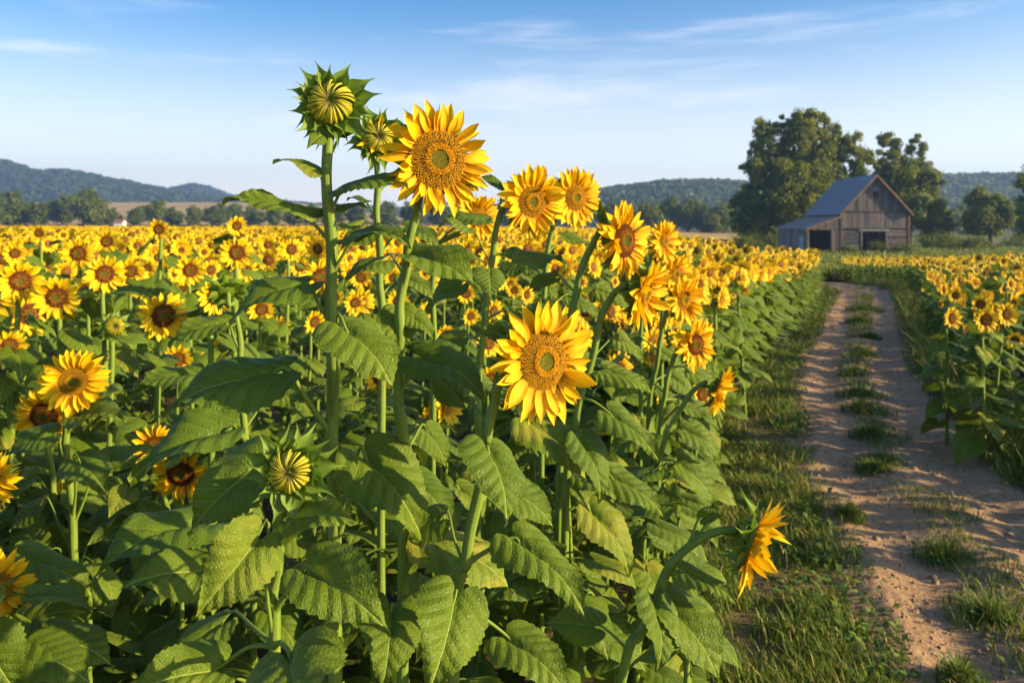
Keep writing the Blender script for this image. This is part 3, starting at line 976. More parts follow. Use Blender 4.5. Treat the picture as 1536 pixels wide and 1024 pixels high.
scr = 768+cand[:, 0]/cand[:, 1]*F


def top_limit(px):
    return np.interp(px, [0, 150, 330, 450, 520, 640, 760, 880, 960, 1020, 1060, 1100, 1200], [670, 660, 640, 600, 530, 510, 560, 590, 610, 640, 690, 740, 900])


order = np.argsort(cand[:, 1]+np.where(np.abs(scr-768) > 900, 100, 0))
far = []
budget = 296-COUNT[0]
n_ind = 0
GROUPS = {
 'leafy': ('leafy sunflower stem without a visible bloom in the dense foliage of the front rows', 'leafy stems filling the front rows'),
 'slope': ('one of the look-alike sunflowers packed along the grass verge left of the track', 'sunflowers on the flank beside the verge'),
 'left': ('one of the look-alike blooms packed in the rows of the left field', 'sunflowers in the left field rows'),
 'right': ('one of the look-alike blooms packed in the rows right of the track', 'sunflowers in the right field rows'),
}
for i in order:
    x, yy = cand[i]; px = scr[i]; D = yy
    if min((x-a)**2+(yy-b)**2 for a, b, _ in listed_xy) < .03:
        continue
    vis = -90 < px < 1626
    e = float(edgeL(min(yy, 42)))-x
    if inR[i]:
        h = (.95+.10*float(S(0, 2, x-float(edgeR(yy)))) if yy < 22 else .95-.25*float(S(22, 27, yy)))+R.uniform(-.1, .08)
        kind = 'right'
        if yy < 20 and x-float(edgeR(yy)) < 1.1 and R.random() < .5:
            h *= R.uniform(.55, .9)
    else:
        h = 1.24+.32*float(S(.2, 3.5, e))-.22*float(S(12, 30, yy))*float(S(.1, .3, x/yy))+R.choice((-.22, -.1, -.04, 0, .04))+R.uniform(-.08, .05)
        kind = 'left' if e > 1.1 else 'slope'
        if yy < 4.1 and (px < 1130):
            lim = CH-(float(top_limit(px))+R.uniform(0, 60)-HZ)*D/F
            if lim < .35:
                continue
            if h > lim-.05 or yy < 3.2 or R.random() < .3:
                kind = 'leafy'; h = min(h, lim)
                if yy < 1.9 and h > 1.05 and 380 < px < 1000: h = 1.05
    if n_ind < budget and vis and not (kind == 'right' and yy < 5.5 and px > 1600):
        n_ind += 1
        lab, grp = GROUPS[kind]
        pr = R.choice({'leafy': LEAFY, 'slope': SLOPE, 'left': PROT, 'right': SHORT}[kind])
        place(pr, x, yy, h, lab, grp, R.uniform(-.45, .45) if kind != 'leafy' else R.uniform(-3, 3))
    else:
        far.append((x, yy, h, kind))

for prs in (PROT, SLOPE, SHORT, LEAFY, BUDDY):             # prototypes nobody used
    for root, _, _ in prs:
        if root.name not in USED:
            def rm(o):
                for k in kids(o):
                    rm(k)
                bpy.data.objects.remove(o)
            rm(root)


# the remaining thousands: one stuff object per field, simple plants merged
def simple_plant(seed, lod):
    r = random.Random(seed); g = G()
    H = 1.0
    n = Vector((r.uniform(.1, .75), -.88, r.uniform(-.2, .2))).normalized()
    C = Vector((0, 0, H))
    tube([(0, 0, 0), (0, 0, .5), C-n*.03], [.009, .008, .006], 3, g=g, mi=3)
    Mh = Matrix.Translation(C) @ face_matrix(n, r.uniform(0, 6)) @ Matrix.Diagonal((.112, .112, .112, 1))
    m = 17 if lod == 1 else 10
    hg = G()
    for lay in range(2 if lod == 1 else 1):
        for k in range(m):
            a = (k+.5*lay)/m*2*PI+r.uniform(-.1, .1)
            M = radial(a, .38, .02*lay, r.uniform(0, .4)+.2*lay, r.uniform(.52, .66)-.1*lay, r.uniform(-.3, .3), 1.5 if lod == 1 else 2.1)
            if lod == 1:
                hg.addG(r.choice(PETAL_XS), M, 0)
            else:
                V = np.array([(-.05, 0, 0), (-.13, .55, .04), (0, 1, 0), (.13, .55, .04)]); MM = np.array(M)
                hg.add(V@MM[:3, :3].T+MM[:3, 3], [(0, 3, 2, 1)], [(.5, 0), (.3, .5), (.5, 1), (.7, .5)], mi=0)
    a = np.arange(9)[None, :]/8*2*PI; t = np.array([0, .55, 1])[:, None]
    V = np.stack([t*np.cos(a)*.44, t*np.sin(a)*.44, .12*(1-t**2)+.02+0*a], 2).reshape(-1, 3)
    cc = np.repeat(np.array([[.13, .12, .02], [.17, .06, .01], [.10, .035, .008]]), 9, 0)
    hg.add(V, gq(8, 2), col=cc, mi=1)
    V = np.stack([np.maximum(t, .1)*np.cos(a)*.75, np.maximum(t, .1)*np.sin(a)*.75, -.03-.25*(1-t)+0*a], 2).reshape(-1, 3)
    hg.add(V, gq(8, 2)[:, ::-1], mi=4)
    g.addG(hg, Mh)
    nl = 14 if lod == 1 else 10
    for k in range(nl):
        f = (k+.5)/nl
        a = k*2.4+r.uniform(-.4, .4)
        d = Vector((math.cos(a), math.sin(a), 0)); L = r.uniform(.17, .24)*(1.1-.4*f)
        B = Vector((0, 0, .15+.78*f))+d*.06
        y = (d+Vector((.15, -.05, -r.uniform(.2, .9)))).normalized()
        M = np.array(leaf_matrix(B, B+y*L, Vector((.45, -.28, .9))+d*.25))
        if lod == 1:
            V = np.array([(0, 0, 0), (-.38, .05, .0), (-.40, .30, -.04), (-.2, .65, -.02), (0, 1, -.05), (.2, .65, -.02), (.40, .30, -.04), (.38, .05, .0), (0, .33, .05), (0, .66, .03)])
            Q = [(0, 8, 2, 1), (8, 9, 3, 2), (0, 7, 6, 8), (8, 6, 5, 9), (9, 5, 4, 3)]
        else:
            V = np.array([(0, -.05, 0), (-.42, .25, -.04), (0, 1, -.05), (.42, .25, -.04), (0, .4, .04)])
            Q = [(0, 4, 2, 1), (0, 3, 2, 4)]
        g.add(V@M[:3, :3].T+M[:3, 3], Q, mi=2)
    return g.cat()


SP = {1: [simple_plant(700+i, 1) for i in range(8)], 2: [simple_plant(720+i, 2) for i in range(8)]}


def stuff_field(name, items, label):
    Vs, Qs, Us, Cs, Ms, n = [], [], [], [], [], 0
    for x, yy, h, kind in items:
        V, Q, U, C, M = SP[1 if yy < 15 else 2][R.randrange(8)]
        a = R.uniform(-.5, .5); s = h*R.uniform(.97, 1.03)
        ca, sa = math.cos(a)*s, math.sin(a)*s
        k = 1.0 if kind == 'left' else 1.1
        W = np.stack([(V[:, 0]*ca-V[:, 1]*sa)*k+x, (V[:, 0]*sa+V[:, 1]*ca)*k+yy, V[:, 2]*s+GZ[(x, yy)]], 1)
        Vs.append(W); Qs.append(Q+n); n += len(V); Us.append(U); Cs.append(C); Ms.append(M)
    me = mesh(name, np.concatenate(Vs), np.concatenate(Qs), [M_PETALF, M_DISC, M_LEAFFAR, M_STEM, M_BRACT], np.concatenate(Ms), np.concatenate(Us), np.concatenate(Cs))
    return tag(obj(name, me), label, 'sunflowers', None, 'stuff')


fz = gz(np.array([q[0] for q in far]), np.array([q[1] for q in far]))
GZ = {(q[0], q[1]): z for q, z in zip(far, fz)}
stuff_field('sunflower_field', [q for q in far if q[3] != 'right'], 'mass of distant yellow sunflowers filling the field left of the track')
stuff_field('sunflower_field', [q for q in far if q[3] == 'right'], 'carpet of distant yellow sunflowers right of the track before the barn')
# ---------------------------------------------------------------- ground, track, verge
M_SOIL = m_plain('field_soil', (.055, .042, .020), (.13, .085, .045), 3.5, .95, .1, 30, .5, .02)
M_MEADOW = m_plain('meadow', (.075, .105, .018), (.17, .165, .035), .35, .95, .1, 14, .6, .05)
M_STUB = m_plain('stubble', (.34, .23, .085), (.46, .33, .14), .06, .95, .1)
M_TANG = m_plain('dry_grass', (.26, .19, .06), (.20, .20, .05), .25, .95, .1)


def m_dirt():
    s = NT('track_dirt')
    po = s.pos()
    n1 = s.noise(po, 2.2, 5); n2 = s.noise(po, 22, 5, .65); n3 = s.noise(po, 140, 3, .6)
    col = s.mix(s.ss(n1, .3, .7), (.39, .240, .130), (.52, .335, .190))
    col = s.mix(s.ss(n2, .35, .75), s.mix(.6, col, (.24, .15, .08)), col)
    col = s.mix(s.math('MULTIPLY', s.ss(n3, .55, .8), .4), col, (.60, .44, .28))
    h = s.math('ADD', s.math('MULTIPLY', n2, .8), s.math('MULTIPLY', n3, .25))
    return s.pbsdf(col, .95, .1, s.bump(h, .8, .03))


M_DIRT = m_dirt()


def sheet(name, xs, ys, zf, m, kind='structure', label=None, cat=None):
    X, Y = np.meshgrid(xs, ys)
    V = np.stack([X, Y, zf(X, Y)], 2).reshape(-1, 3)
    o = obj(name, mesh(name, V, gq(len(xs)-1, len(ys)-1), [m]))
    return tag(o, label, cat, None, kind)


gs = lambda a, b, n, p=2.2: np.sign(np.linspace(-1, 1, n))*np.abs(np.linspace(-1, 1, n))**p*(b-a)/2+(a+b)/2
sheet('ground', gs(-1800, 1800, 260, 3.0), np.concatenate([np.linspace(-60, 0, 20)[:-1], np.linspace(0, 90, 150)[:-1], np.geomspace(90, 3200, 90)]),
      lambda X, Y: gz(X, Y)+.03*fbm(X*.9, Y*.9, 3)*(Y < 60), M_SOIL, label='dark field soil under the plants', cat='ground')
# verge soil with moss and short grass under the blades, lying on the ground beside the track
tt = np.linspace(-1, 2.2, 40)
yy_ = np.concatenate([np.linspace(-6, 3, 20)[:-1], np.geomspace(3, 32, 120)])


def strip(name, ta, tb, nt, ys, zf, m, label, cat):
    t = np.linspace(ta, tb, nt)[None, :]; Y = ys[:, None]+0*t
    X = trackL(ys)[:, None]*(1-t)+trackR(ys)[:, None]*t
    V = np.stack([X, Y, zf(X, Y, t+0*Y)], 2).reshape(-1, 3)
    return tag(obj(name, mesh(name, V, gq(nt-1, len(ys)-1), [m])), label, cat, None, 'structure')


M_VERGE = m_plain('verge_soil', (.075, .085, .018), (.20, .135, .065), 5, .95, .1, 60, .6, .02)
strip('grass_verge', -.85, 1.75, 60, yy_, lambda X, Y, t: gz(X, Y)+.022+.05*fbm(X*2, Y*2, 5)*np.clip((1.4-np.abs(t-.45))*3, 0, 1)-.10*S(-.02, .10, t)*(1-S(.90, 1.02, t)), M_VERGE, 'grassy verge of soil and moss along both sides of the track', 'verge')


def track_z(X, Y, t):
    edge = .16*fbm(Y*1.5, t*0+3.1+np.round(t)*7, 8, 4)
    tt = t+edge*2
    rut = -.035*np.exp(-((tt-.22)/.13)**2)-.035*np.exp(-((tt-.78)/.13)**2)+.015*np.exp(-((tt-.5)/.12)**2)
    out = np.maximum(np.maximum(-tt-.0, tt-1.0), -.02)
    rough = .024*fbm(X*2.3, Y*2.3, 11, 6)+.022*np.abs(fbm(X*11, Y*11, 17, 4))
    return gz(X, Y)+.070+rut+rough-.32*np.clip(out+.03, 0, 1)


strip('dirt_track', -.25, 1.25, 150, np.concatenate([np.linspace(-6, 2.5, 40)[:-1], np.geomspace(2.5, 31, 520)]), track_z, M_DIRT, 'sandy dirt track with two worn ruts leading to the barn', 'track')

# meadow round the barn, tan stubble and dry grass patches
sheet('meadow', np.linspace(5, 140, 80), np.linspace(28.8, 230, 76), lambda X, Y: gz(X, Y)+.05+.12*fbm(X*.3, Y*.3, 4), M_MEADOW, label='mown green grass round the barn and trees', cat='meadow')
sheet('dry_grass', np.linspace(14, 46, 40), np.linspace(44, 60, 16), lambda X, Y: gz(X, Y)+.16+.1*fbm(X*.3, Y*.3, 6), M_TANG, label='tan strip of dry grass before the barn', cat='grass')
sheet('stubble_field', np.linspace(-60, 62, 30), np.linspace(125, 205, 24), lambda X, Y: gz(X, Y)+.3, M_STUB, label='harvested tan field before the middle distance trees', cat='field')
sheet('stubble_field', np.linspace(-420, -60, 60), np.linspace(262, 700, 60), lambda X, Y: gz(X, Y)+.5, M_STUB, label='tan sloping field under the left hills', cat='field')

# ---------------------------------------------------------------- grass
M_GRASS = m_vcol('grass_blades', .6, .25, .25)


def blades(x, y, z, h, w, seed, green):
    r = np.random.default_rng(seed); n = len(x)
    a = r.uniform(0, 2*PI, n); lean = r.uniform(.1, .9, n)*h
    dx, dy = np.cos(a), np.sin(a); px_, py_ = -dy, dx
    V = []
    for f, ww in ((0, 1), (.45, .8), (.8, .45), (1, .06)):
        ox = dx*lean*f**2; oy = dy*lean*f**2; oz = h*f*(1-.25*f*lean/np.maximum(h, 1e-6))
        V.append(np.stack([x+ox-px_*w*ww, y+oy-py_*w*ww, z+oz], 1)); V.append(np.stack([x+ox+px_*w*ww, y+oy+py_*w*ww, z+oz], 1))
    V = np.stack(V, 1).reshape(-1, 3)
    o = (np.arange(n)*8)[:, None, None]
    Q = (np.array([[0, 1, 3, 2], [2, 3, 5, 4], [4, 5, 7, 6]])[None]+o).reshape(-1, 4)
    dry = r.random(n)[:, None]; b = r.uniform(.7, 1.3, n)[:, None]
    g1 = np.array([[.080, .165, .016]]); g2 = np.array([[.21, .25, .025]]); d = np.array([[.42, .31, .11]])
    k = np.clip(r.normal(green[:, None], .25, (n, 1)), 0, 1)
    c = (g1*(1-k)+g2*k)*b; c = np.where(dry < .10+.12*k, d*b, c)
    return V, Q, np.repeat(c, 8, 0)


def weeds(x, y, z, s, seed):
    r = np.random.default_rng(seed); n = len(x)
    a = r.uniform(0, 2*PI, n); d = np.stack([np.cos(a), np.sin(a), r.uniform(.0, .9, n)], 1); d /= np.linalg.norm(d, axis=1)[:, None]
    p = np.stack([-np.sin(a), np.cos(a), 0*a], 1)*.33*s[:, None]
    b = np.stack([x, y, z+r.uniform(.01, .09, n)*s/.05], 1); L = d*s[:, None]
    up = np.array([[0, 0, .12]])*s[:, None]
    V = np.stack([b, b+L*.45-p+up, b+L-up, b+L*.45+p+up], 1).reshape(-1, 3)
    c = np.array([[.075, .15, .022]])*r.uniform(.7, 1.5, (n, 1))+np.array([[.05, .02, 0]])*r.random((n, 1))
    return V, np.arange(n*4).reshape(-1, 4), np.repeat(c, 4, 0)


def scatter(n, ta, tb, seed, ymin=2.2, ymax=26):
    r = np.random.default_rng(seed)
    y = np.exp(r.uniform(math.log(ymin), math.log(ymax), n))
    t = r.uniform(ta, tb, n)
    return trackL(y)*(1-t)+trackR(y)*t, y, t, r


def join(parts):
    n = 0; V, Q, C = [], [], []
    for v, q, c in parts:
        V.append(v); Q.append(q+n); C.append(c); n += len(v)
    return np.concatenate(V), np.concatenate(Q), np.concatenate(C)


def grass_obj(name, parts, label):
    V, Q, C = join(parts)
    return tag(obj(name, mesh(name, V, Q, [M_GRASS], None, None, C)), label, 'grass', None, 'stuff')


parts = []
for (n, ta, tb, sd, hh, gr) in ((70000, -.80, .03, 21, .085, .55), (34000, .97, 1.5, 22, .14, .25)):
    x, y, t, r = scatter(n, ta, tb, sd)
    dens = vnoise(x*2.1, y*2.1, 31)*.6+vnoise(x*6, y*6, 32)*.4
    e = np.minimum(np.abs(t-(0 if ta < 0 else 1))/.12, 1)
    k = (r.random(n) < S(.22, .6, dens)*(.25+.75*e))
    x, y, t, dens = x[k], y[k], t[k], dens[k]
    h = hh*r.uniform(.35, 1.25, len(x))*(.6+.9*dens)*(1+.02*y); w = .0022*(1+.12*y)*r.uniform(.7, 1.3, len(x))
    parts.append(blades(x, y, gz(x, y)+.02, h, w, sd+50, gr+.5*(vnoise(x*1.1, y*1.1, 33)-.5)))
    m = n//6
    x, y, t, r = scatter(m, ta, tb, sd+5)
    k = vnoise(x*1.7, y*1.7, 35) > .42
    x, y = x[k], y[k]
    parts.append(weeds(x, y, gz(x, y)+.02, .03*r.uniform(.6, 1.5, len(x))*(1+.05*y), sd+60))
# broken grass strip on the hump between the ruts
x, y, t, r = scatter(20000, .34, .66, 29, 2.4, 24)
k = (vnoise(x*1.3, y*1.3, 61)*.6+vnoise(x*4, y*4, 62)*.4 > .45) & (r.random(len(x)) < .85-4*np.abs(t-.5))
x, y = x[k], y[k]
parts.append(blades(x, y, gz(x, y)+.06, .055*r.uniform(.4, 1.4, len(x))*(1+.03*y), .0022*(1+.12*y), 79, np.full(len(x), .45)))
# taller seed grass by the right edge
x, y, t, r = scatter(2600, 1.08, 1.42, 27, 5.5, 24)
parts.append(blades(x, y, gz(x, y)+.02, r.uniform(.25, .5, len(x)), .0028*(1+.1*y), 77, np.full(len(x), .75)))
grass_obj('grass', parts, 'short green and dry grass on the verges of the track')
# grass far off round the barn
r = np.random.default_rng(41)
y = np.concatenate([r.uniform(43.5, 95, 26000), r.uniform(27.5, 44, 9000)]); x = y*np.concatenate([r.uniform(.30, .70, 26000), r.uniform(.33, .43, 9000)])
k = (vnoise(x*.25, y*.25, 44) > .35) & (x > trackR(y)+.1)
x, y = x[k], y[k]
grass_obj('meadow_grass', [blades(x, y, gz(x, y)+.1, r.uniform(.15, .55, len(x)), np.full(len(x), .05), 78, np.full(len(x), .6))], 'long grass in front of the barn and bushes')

# tufts on the hump between the ruts
TUFT = [(1425, 838, .34), (1455, 905, .46), (1335, 735, .30), (1300, 700, .22), (1290, 660, .30), (1288, 628, .24), (1283, 600, .26),
        (1283, 570, .24), (1288, 540, .26), (1295, 510, .30), (1297, 490, .3), (1300, 470, .4), (1500, 975, .55), (1420, 1000, .2), (1245, 775, .2)]
WORDS = ['round tuft of grass on the track hump beside the wide sunny patch', 'broad tuft of grass lowest but one on the track hump', 'flat tuft of grass in mid track with bright blades at its foot',
         'thin tuft of grass above the flat bright bladed one', 'tuft of grass fifth from the bottom of the track hump', 'small tuft of grass sixth from the bottom of the track hump',
         'tuft of grass seventh from the bottom of the track hump', 'tuft of grass eighth from the bottom of the track hump', 'tuft of grass ninth from the bottom of the track hump',
         'wide blurred tuft of grass where the ruts draw together', 'blurred tuft of grass just beyond where the ruts draw together', 'farthest tuft of grass before the track bends',
         'large tuft of grass at the lower right corner by the frame edge', 'sparse tuft of grass at the bottom of the track near the frame edge', 'small tuft of grass at the left edge of the left rut']
for k, ((px, py, s), lab) in enumerate(zip(TUFT, WORDS)):
    D = CH*F/(py-HZ); c = P(px, py, D); n = int(620 if D < 6 else 760); s = s if D < 6 else s*R.uniform(1.2, 2.1); c.x += R.uniform(-.12, .12); c.y += R.uniform(-.3, .3)
    r = np.random.default_rng(90+k)
    rr = np.minimum(np.abs(r.normal(0, .36, n)), .60); a = r.uniform(0, 2*PI, n)
    x = c.x+rr*np.cos(a)*s*.75; y = c.y+rr*np.sin(a)*s*.85
    z0 = gz1(c.x, c.y)+.055
    sz = (.35+.65*np.exp(-rr*1.5))
    V, Q, C = join([blades(x-c.x, y-c.y, np.full(n, -.02), r.uniform(.06, .15, n)*sz*(1+.03*D), np.full(n, .0022*(1+.12*D)), 140+k, np.full(n, .28)),
                    weeds((x-c.x)[:n//5], (y-c.y)[:n//5], np.zeros(n//5), .03*r.uniform(.6, 1.3, n//5), 150+k)])
    o = obj('grass_tuft', mesh('grass_tuft', V, Q, [M_GRASS], None, None, C)); o.location = (c.x, c.y, z0)
    tag(o, lab, 'grass tuft', 'grass tufts on the track hump')

# clods and pebbles on the bare dirt
r = np.random.default_rng(55)
n = 5200
y = np.exp(r.uniform(math.log(2.6), math.log(16), n)); t = r.uniform(-.05, 1.05, n)
x = trackL(y)*(1-t)+trackR(y)*t
tz = track_z(x, y, t)
s = .0042*r.lognormal(0, .5, n)*(1+.05*y)
base = np.array([(-1, -1, -.6), (1, -1, -.6), (1, 1, -.6), (-1, 1, -.6), (-.6, -.6, .7), (.6, -.6, .7), (.6, .6, .7), (-.6, .6, .7)])
V = (base[None]*s[:, None, None]*r.uniform(.6, 1.4, (n, 8, 3)))+np.stack([x, y, tz], 1)[:, None, :]
Q = (np.array([(0, 3, 2, 1), (4, 5, 6, 7), (0, 1, 5, 4), (1, 2, 6, 5), (2, 3, 7, 6), (3, 0, 4, 7)])[None]+(np.arange(n)*8)[:, None, None]).reshape(-1, 4)
tag(obj('soil_clods', mesh('soil_clods', V.reshape(-1, 3), Q, [M_DIRT])), 'small clods and pebbles scattered on the dirt track', 'soil', None, 'stuff')

# ---------------------------------------------------------------- trees
def m_treeleaf(name, a, b):
    s = NT(name)
    nz = s.noise(s.pos(), .45, 4)
    col = s.mix(s.ss(nz, .3, .7), a, b)
    return s.pbsdf(col, .55, .25, None, .36, s.mix(.5, col, (.26, .28, .008)))


M_CROWN = m_treeleaf('tree_leaves', (.070, .130, .010), (.24, .25, .018))
M_CROWN2 = m_treeleaf('tree_leaves_far', (.065, .115, .016), (.16, .185, .022))
M_BUSH = m_treeleaf('bush_leaves', (.06, .10, .015), (.14, .16, .02))
M_BARK = m_plain('bark', (.055, .040, .028), (.11, .085, .06), 6, .95, .1, 12, .6, .05)


def crown_mesh(blobs, nclump, nleaf, ls, seed, m, spread=1.0, name='crown'):
    r = np.random.default_rng(seed)
    vol = np.array([b[3]*b[4]*b[5] for b in blobs])**(2/3); pr = vol/vol.sum()
    k = r.choice(len(blobs), nclump, p=pr); B = np.array(blobs)[k]
    d = r.normal(size=(nclump, 3)); d /= np.linalg.norm(d, axis=1)[:, None]
    rad = r.uniform(.12, 1.0, (nclump, 1))**.5
    cc = B[:, :3]+d*rad*B[:, 3:6]
    cr = (np.cbrt(B[:, 3]*B[:, 4]*B[:, 5])**.5)*.55*r.uniform(.5, 1.3, nclump)*spread
    j = r.integers(0, nclump, nleaf)
    q = r.normal(size=(nleaf, 3))*np.array([1, 1, .75])
    q *= np.minimum(1, 2.3/np.linalg.norm(q, axis=1))[:, None]
    c = cc[j]+q*cr[j][:, None]*.62
    # leaf frames: outward from clump with random tilt
    nrm = q*.5+r.normal(size=(nleaf, 3))*.6+np.array([0, 0, .5]); nrm /= np.linalg.norm(nrm, axis=1)[:, None]
    t = np.cross(nrm, r.normal(size=(nleaf, 3))); t /= np.linalg.norm(t, axis=1)[:, None]
    b = np.cross(nrm, t); s = ls*r.uniform(.6, 1.4, (nleaf, 1))
    V = np.stack([c-t*s, c-b*s*.62+nrm*s*.15, c+t*s, c+b*s*.62+nrm*s*.15], 1).reshape(-1, 3)
    return mesh(name, V, np.arange(nleaf*4).reshape(-1, 4), [m], smooth=False), cc


def tree(label, loc, blobs, nclump, nleaf, ls, seed, trunk_r, m=None, group=None, name='tree', cat='tree', spread=1.0, limbs=9, forks=None):
    root = empty(name, loc, label, cat, group)
    me, cc = crown_mesh(blobs, nclump, nleaf, ls, seed, m or M_CROWN, spread)
    reg(obj('crown', me, root))
    r = random.Random(seed)
    top = max(b[2]+b[5] for b in blobs)
    bc = Vector(blobs[0][:3])
    g = G()
    p0 = Vector((0, 0, -.3)); p1 = Vector((bc.x*.25, bc.y*.25, bc.z*.45)); p2 = Vector((bc.x*.7, bc.y*.7, top*.72))
    tube(spline([p0, p1, p2], 10), np.linspace(trunk_r, trunk_r*.22, 10), 9, g=g)
    for q in cc[:limbs*3:3]:
        q = Vector(q); st = p1.lerp(p2, r.uniform(.0, .7))
        if q.z < st.z-.5: st = p1
        tube(spline([st, st.lerp(q, .5)+Vector((0, 0, .06*top*r.uniform(-.3, 1))), q], 7), np.linspace(trunk_r*.38, trunk_r*.07, 7), 6, g=g)
    reg(obj('trunk', g.me('trunk', [M_BARK]), root))
    return root


def pxblobs(D, bx, by, items, depth=.8):
    """crown lobes given as photo column, row, half width, half height at distance D, made relative to the tree's foot"""
    k = D/F; out = []
    for (px, py, rx, ry) in items:
        out.append(((px-bx)*k, R.uniform(-.25, .25)*rx*k, (by-py)*k, rx*k, rx*k*depth, ry*k))
    return out


def foot(px, D):
    x = (px-768)/F*D
    return (x, D, gz1(x, D))


def footrow(px, D):
    x = (px-768)/F*D
    return HZ+(CH-gz1(x, D))/D*F


D = 98; by = footrow(1190, D)
tree('biggest tree, broad leafy crown behind the left side of the barn', foot(1190, D),
     pxblobs(D, 1190, by, [(1190, 285, 62, 62), (1205, 208, 42, 42), (1133, 250, 24, 38), (1150, 205, 24, 28), (1262, 222, 28, 38), (1130, 315, 32, 42), (1225, 180, 18, 16), (1250, 290, 36, 40), (1185, 178, 20, 16), (1285, 205, 12, 18), (1118, 345, 24, 20), (1230, 245, 36, 34), (1165, 250, 36, 36), (1150, 345, 40, 20), (1275, 320, 24, 36), (1288, 248, 20, 34), (1292, 300, 22, 40)]),
     720, 98000, .17, 5, .75, spread=.66)
D = 104; by = footrow(1360, D)
tree('tall two topped tree with sky gaps behind the right side of the barn', foot(1360, D),
     pxblobs(D, 1360, by, [(1370, 300, 44, 52), (1332, 222, 18, 26), (1375, 225, 16, 22), (1345, 262, 34, 34), (1398, 268, 18, 26), (1395, 330, 26, 30), (1318, 250, 14, 20), (1345, 325, 40, 36), (1412, 312, 16, 24), (1360, 262, 30, 26), (1312, 300, 20, 40), (1404, 345, 26, 18)]),
     430, 64000, .17, 6, .55, spread=.64)
D = 100; by = footrow(1487, D)
tree('round dark tree with a short bare trunk, standing alone right of the barn', foot(1487, D),
     pxblobs(D, 1487, by, [(1484, 322, 34, 26), (1480, 295, 22, 18), (1505, 318, 20, 22), (1462, 330, 18, 20), (1488, 340, 32, 14)]),
     130, 19000, .17, 7, .35, spread=.85)
D = 92; by = footrow(1560, D)
tree('tree cut by the right frame edge with loose branches reaching in', foot(1562, D),
     pxblobs(D, 1562, by, [(1560, 315, 30, 40), (1540, 275, 18, 10), (1534, 310, 14, 12), (1570, 270, 30, 30), (1538, 345, 14, 12)]),
     110, 14000, .17, 8, .35, spread=.8)
# bushes near the barn
for k, (px, D, w, h, lab) in enumerate([(1435, 88, 2.4, 1.5, 'low sunlit bush right of the barn below the two topped tree'), (1462, 84, 1.9, 1.3, 'low bush under the round dark tree'),
                                       (1402, 86, 1.9, 1.7, 'dark bush against the right corner of the barn'), (1515, 90, 2.2, 1.4, 'low pale bush near the right frame edge'),
                                       (1150, 92, 2.0, 1.6, 'bush under the biggest tree left of the barn'), (1112, 90, 2.2, 1.5, 'pale bush at the left foot of the biggest tree'),
                                       (1272, 73.6, .9, .75, 'weedy bush growing against the barn front between its two openings'), (1350, 73.4, 1.0, .8, 'weedy bush at the right end of the barn front'), (1315, 74.2, .7, 1.0, 'leafy shrub growing in the right barn doorway')]):
    x, y, z = foot(px, D)
    me, cc = crown_mesh([(0, 0, h*.5, w, w*.7, h*.55), (w*.4, 0, h*.35, w*.7, w*.5, h*.4)], 26, 3200, .09 if D > 80 else .07, 200+k, M_BUSH)
    o = obj('bush', me); o.location = (x, y, z); tag(o, lab, 'bush')

# middle distance trees left of the big tree
FT = []
for k in range(4):
    b = [(0, 0, 5.2, 3.6, 3.2, 3.4), (1.5, 0, 7.2, 2.2, 2.2, 2.2), (-1.8, .3, 4.2, 2.4, 2.2, 2.6), (.5+k*.3, -.5, 3.0, 3.2, 2.6, 2.4)]
    FT.append(tree('x', (0, 0, 0), b, 110, 7500, .30, 60+k, .35, M_CROWN2, name='tree'))


def far_tree(k, px, D, hpx, wk, label, group):
    o = FT[k % 4]
    if o.name in USED:
        o = copy_tree(o)
    USED.add(o.name)
    x, y, z = foot(px, D)
    s = hpx*D/F/9.0
    o.location = (x, y, z); o.scale = (s*wk, s*wk, s); o.rotation_euler = (0, 0, k*1.7)
    tag(o, label, 'tree', group)


MID = [(915, 200, 40, 1.1), (945, 205, 34, 1.2), (975, 195, 44, 1.1), (1002, 200, 50, 1.0), (1032, 198, 50, 1.0), (1062, 195, 44, 1.05), (1085, 196, 46, 1.1), (1110, 200, 40, 1.2), (1430, 190, 40, 1.2), (1455, 195, 46, 1.1), (1528, 195, 44, 1.2)]
ML = ['dull green tree behind the upper slope sunflowers, middle distance', 'low tree between the dull green one and the tan field edge', 'tree with rounded top at the left end of the tan field', 'sunlit tree above the tan field, second from its left end',
      'sunlit twin tree above the middle of the tan field', 'dark tree above the right of the tan field', 'dark tree touching the left side of the biggest tree', 'tree seen through the left fringe of the biggest tree', 'blue shaded tree between barn trees and the lone round tree', 'shaded tree just left of the lone round tree', 'shaded tree behind the right frame edge']
for k, (px, D, h, w) in enumerate(MID):
    far_tree(k, px, D, h, w, ML[k], 'trees of the middle distance')
LT = [(8, 52, 1.25), (38, 40, 1.2), (62, 34, 1.2), (93, 46, 1.15), (132, 56, 1.1), (162, 30, 1.3), (204, 28, 1.2), (232, 38, 1.1), (262, 28, 1.3), (292, 30, 1.2), (322, 33, 1.2), (350, 33, 1.2), (382, 30, 1.3), (412, 32, 1.2), (440, 30, 1.2), (468, 33, 1.2), (500, 34, 1.2), (535, 33, 1.3), (575, 36, 1.3), (620, 36, 1.3), (665, 38, 1.3), (715, 40, 1.3), (760, 40, 1.3), (810, 40, 1.3), (860, 42, 1.3)]
